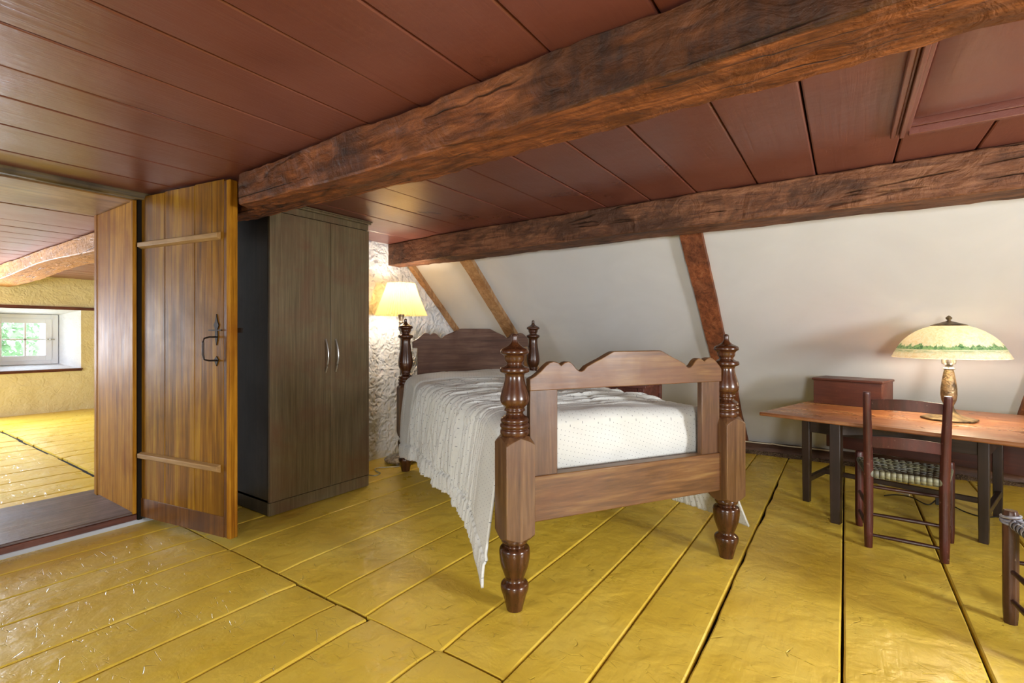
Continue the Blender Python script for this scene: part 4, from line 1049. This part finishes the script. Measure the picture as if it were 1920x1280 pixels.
# ------------------------------------------------------------------ ladder-back chairs
def chair(loc, rz, label, mpost, fw=.355, rw=.27, dp=.29, sm='splint', rounded=False):
    """origin on the floor under the seat centre; front is +y"""
    t = empty('ladder_back_chair', loc, rz); tag(t, label, 'chair')
    yf, yr = dp / 2, -dp / 2; r = .0175
    def sq(pts, w_, d, nm):
        vs = []; fs = []; n = len(pts); seg = 8
        for k, (x, y, z, s) in enumerate(pts):
            for i in range(seg):
                a = 2 * pi * (i + .5) / seg; q = 1.04
                cx, cy = cos(a), sin(a); e = .45 if not rounded else 1
                f = (abs(cx) ** 4 + abs(cy) ** 4) ** -.25 if not rounded else 1
                vs.append((x + w_ * s * cx * f, y + d * s * cy * f, z))
        for k in range(n - 1):
            for i in range(seg): fs.append((k * seg + i, k * seg + (i + 1) % seg, (k + 1) * seg + (i + 1) % seg, (k + 1) * seg + i))
        fs += [tuple(range(seg)), tuple(range((n - 1) * seg, n * seg))]
        return MB().add(vs, fs).build(nm, mpost, t, bevel=.002, angle=50)
    for s in (-1, 1):
        sq([(s * (rw / 2 + .0), yr, 0, .85), (s * rw / 2, yr, .10, 1), (s * rw / 2, yr, .35, 1.02), (s * (rw / 2 + .003), yr - .030, .55, .95), (s * (rw / 2 + .006), yr - .068, .725, .8), (s * (rw / 2 + .006), yr - .070, .738, .72)], .0185, .0185, 'rear_post')
        fr = .022 if rounded else .0185
        sq([(s * fw / 2, yf, 0, .85), (s * fw / 2, yf, .06, 1), (s * fw / 2, yf, .375, 1.02), (s * fw / 2, yf, .392, .85)], fr, fr, 'front_leg')
    # slats, bowed and with an arched upper edge
    for (z0, z1, yo, arch) in ((.655, .712, -.052, .010), (.475, .535, -.022, .008)):
        n = 14; vs = []; fs = []; w_ = rw / 2 - .005
        for i in range(n + 1):
            q = -1 + 2 * i / n; y = yr + yo - .014 * (1 - q * q); zt = z1 - arch * q * q; zb = z0 + .006 * (1 - q * q)
            vs += [(q * w_, y - .005, zb), (q * w_, y + .005, zb), (q * w_, y + .005 - .004, zt), (q * w_, y - .005 - .004, zt)]
        for i in range(n):
            for k in range(4): fs.append((i * 4 + k, i * 4 + (k + 1) % 4, i * 4 + 4 + (k + 1) % 4, i * 4 + 4 + k))
        fs += [(0, 1, 2, 3), (n * 4, n * 4 + 1, n * 4 + 2, n * 4 + 3)]
        MB().add(vs, fs).build('back_slat', mpost, t, bevel=.002)
    def rung(a, b, rr=.0085, m=None):
        p, q = Vector(a), Vector(b)
        MB().tube([p + (q - p) * k / 6 for k in range(7)], rr, 10, rs=[rr * (.75 + .35 * sin(pi * k / 6)) for k in range(7)]).build('rung', m or M['chairdark'], t, smooth=True, angle=60)
    for z in (.158, .060): rung((-rw / 2, yr, z), (rw / 2, yr, z))
    for z in (.215,): rung((-fw / 2, yf, z + .0), (fw / 2, yf, z))
    for s in (-1, 1):
        for z in (.185, .085): rung((s * rw / 2, yr, z), (s * fw / 2, yf, z), .009, mpost)
    # seat rails
    zs = .352
    rung((-rw / 2, yr, zs), (rw / 2, yr, zs), .010, mpost); rung((-fw / 2, yf, zs), (fw / 2, yf, zs), .010, mpost)
    for s in (-1, 1): rung((s * rw / 2, yr, zs), (s * fw / 2, yf, zs), .010, mpost)
    # woven seat: two sets of strips that pass over and under each other
    sb = MB(); nu, nv = 13, 12
    def pos(u, v):      # u,v in 0..1
        y = yr - .006 + (dp + .012) * v; hw_ = (rw / 2 + .006) + (fw / 2 - rw / 2) * v; sag = -.016 * sin(pi * u) * sin(pi * v)
        return Vector(((2 * u - 1) * hw_ * .97, y, zs + .012 + sag))
    def ribbon(fn, w_):
        P = [fn(q) for q in [i / 60 for i in range(61)]]; vs = []; fs = []
        for (p, side) in P: vs += [p - side * w_, p + side * w_]
        for i in range(60): fs.append((2 * i, 2 * i + 1, 2 * i + 3, 2 * i + 2))
        sb.add(vs, fs)
    for i in range(nu):
        u = (i + .5) / nu
        ribbon(lambda q, u=u, i=i: (pos(u, q) + Vector((0, 0, .0028 * sin(pi * q * nv + pi * i))), Vector((1, 0, 0))), rw / nu * .46)
    for j in range(nv):
        v = (j + .5) / nv
        ribbon(lambda q, v=v, j=j: (pos(q, v) + Vector((0, 0, -.0028 * sin(pi * q * nu + pi * j))), Vector((0, 1, 0))), dp / nv * .46)
    # the strips wrap around the rails and return beneath
    for i in range(nu):
        u = (i + .5) / nu
        for v, sg in ((0, -1), (1, 1)):
            c = pos(u, v); vs = []; fs = []
            for k in range(9):
                a = pi / 2 - pi * k / 8; vs += [(c.x - rw / nu * .46, c.y + sg * .012 * cos(a), zs - .002 + .014 * sin(a) * 1.2 + .0), (c.x + rw / nu * .46, c.y + sg * .012 * cos(a), zs - .002 + .014 * sin(a) * 1.2)]
            for k in range(8): fs.append((2 * k, 2 * k + 1, 2 * k + 3, 2 * k + 2))
            sb.add(vs, fs)
        ribbon(lambda q, u=u: (pos(u, q) + Vector((0, 0, -.032 + .002 * sin(pi * q * nv + pi * i))), Vector((1, 0, 0))), rw / nu * .46)
    for j in range(nv):
        v = (j + .5) / nv
        for u, sg in ((0, -1), (1, 1)):
            c = pos(u, v); vs = []; fs = []
            for k in range(9):
                a = pi / 2 - pi * k / 8; vs += [(c.x + sg * .014 * cos(a), c.y - dp / nv * .46, zs - .002 + .0165 * sin(a)), (c.x + sg * .014 * cos(a), c.y + dp / nv * .46, zs - .002 + .0165 * sin(a))]
            for k in range(8): fs.append((2 * k, 2 * k + 1, 2 * k + 3, 2 * k + 2))
            sb.add(vs, fs)
    so = sb.build('seat', M[sm], t, smooth=True, angle=60)
    md = so.modifiers.new('thick', 'SOLIDIFY'); md.thickness = .002 * S
    if rounded:
        for s in (-1, 1):
            w2 = MB()
            for k in range(3):
                z = .352 + .010 * k
                w2.tube([(s * fw / 2 + .0245 * cos(a), yf + .0245 * sin(a), z + .004 * sin(a + k)) for a in [i * pi / 8 for i in range(17)]], .0048, 8, caps=False)
            w2.build('seat_cord_wrap', M['wrap'], t, smooth=True)
    return t
chair((.232, 2.995, 0), radians(-2.5), 'dark red ladder-back chair with woven splint seat pulled up to the table', M['chair'])
chair((.474 + .178, 2.377 - .145, 0), 0, 'worn dark chair with rounded legs and corded seat, cut off by the right edge', M['chair_b'], sm='wrap', rounded=True)

# ------------------------------------------------------------------ cords under the table and behind it
tag(MB().tube(catmull([(-.95, 4.60, .085), (-.55, 4.60, .088), (-.50, 4.595, .092), (-.40, 4.60, .086), (-.30, 4.60, .088), (-.1, 4.59, .09)], 8), .005, 8).build('white_cord', M['cordwhite'], smooth=True), 'white cord lying on the dark ledge at the foot of the sloping wall', 'cord')
tag(MB().tube(catmull([(.02, 4.40, .30), (.03, 4.38, .22), (.10, 4.25, .10), (.16, 4.10, .02), (.24, 3.98, .006), (.33, 3.9, .005)], 8), .006, 8).build('extension_cord', M['cordwhite'], smooth=True), 'pale cord slanting down to the floor behind the drop-leaf table', 'cord')
pl = MB().tube(catmull([(.20, 3.80, .006), (.26, 3.86, .006), (.33, 3.80, .02), (.40, 3.74, .006), (.46, 3.80, .03), (.55, 3.72, .006), (.62, 3.66, .006), (.70, 3.72, .006)], 8), .0035, 8)
pl.box(.44, .475, 3.78, 3.805, .002, .045)
tag(pl.build('lamp_cord', M['cordblack'], smooth=True), 'black cord with a plug curling on the floor under the table', 'cord')

# ------------------------------------------------------------------ outside the far window
def tree(x, y, z, r, label, sd):
    t = empty('tree', (x, y, -2)); tag(t, label, 'tree')
    MB().tube([(0, 0, 0), (.05, .03, 1.5), (0, 0, z + 2)], .12, 10, rs=[.16, .12, .08]).build('trunk', M['plate'], t, smooth=True)
    rnd = random.Random(sd); vs = []; fs = []
    for i in range(7000):
        d = Vector((rnd.gauss(0, 1), rnd.gauss(0, 1), rnd.gauss(0, 1))).normalized() * r * (rnd.random() ** .4)
        if nz(d.x * 1.2 + sd, d.y * 1.2, d.z * 1.2) < -.12: continue
        c = Vector((0, 0, z + 2)) + d; a = Vector((rnd.gauss(0, 1), rnd.gauss(0, 1), rnd.gauss(0, 1))).normalized(); b = a.cross(Vector((rnd.random(), rnd.random(), 1))).normalized()
        s = .07 + .05 * rnd.random(); k = len(vs)
        vs += [c - a * s, c + b * s * .5, c + a * s, c - b * s * .5]; fs.append((k, k + 1, k + 2, k + 3))
    MB().add(vs, fs).build('foliage', M['leaves'], t)
tree(-14.5, 2.2, .9, 1.9, 'leafy green tree outside the far room window', 3)
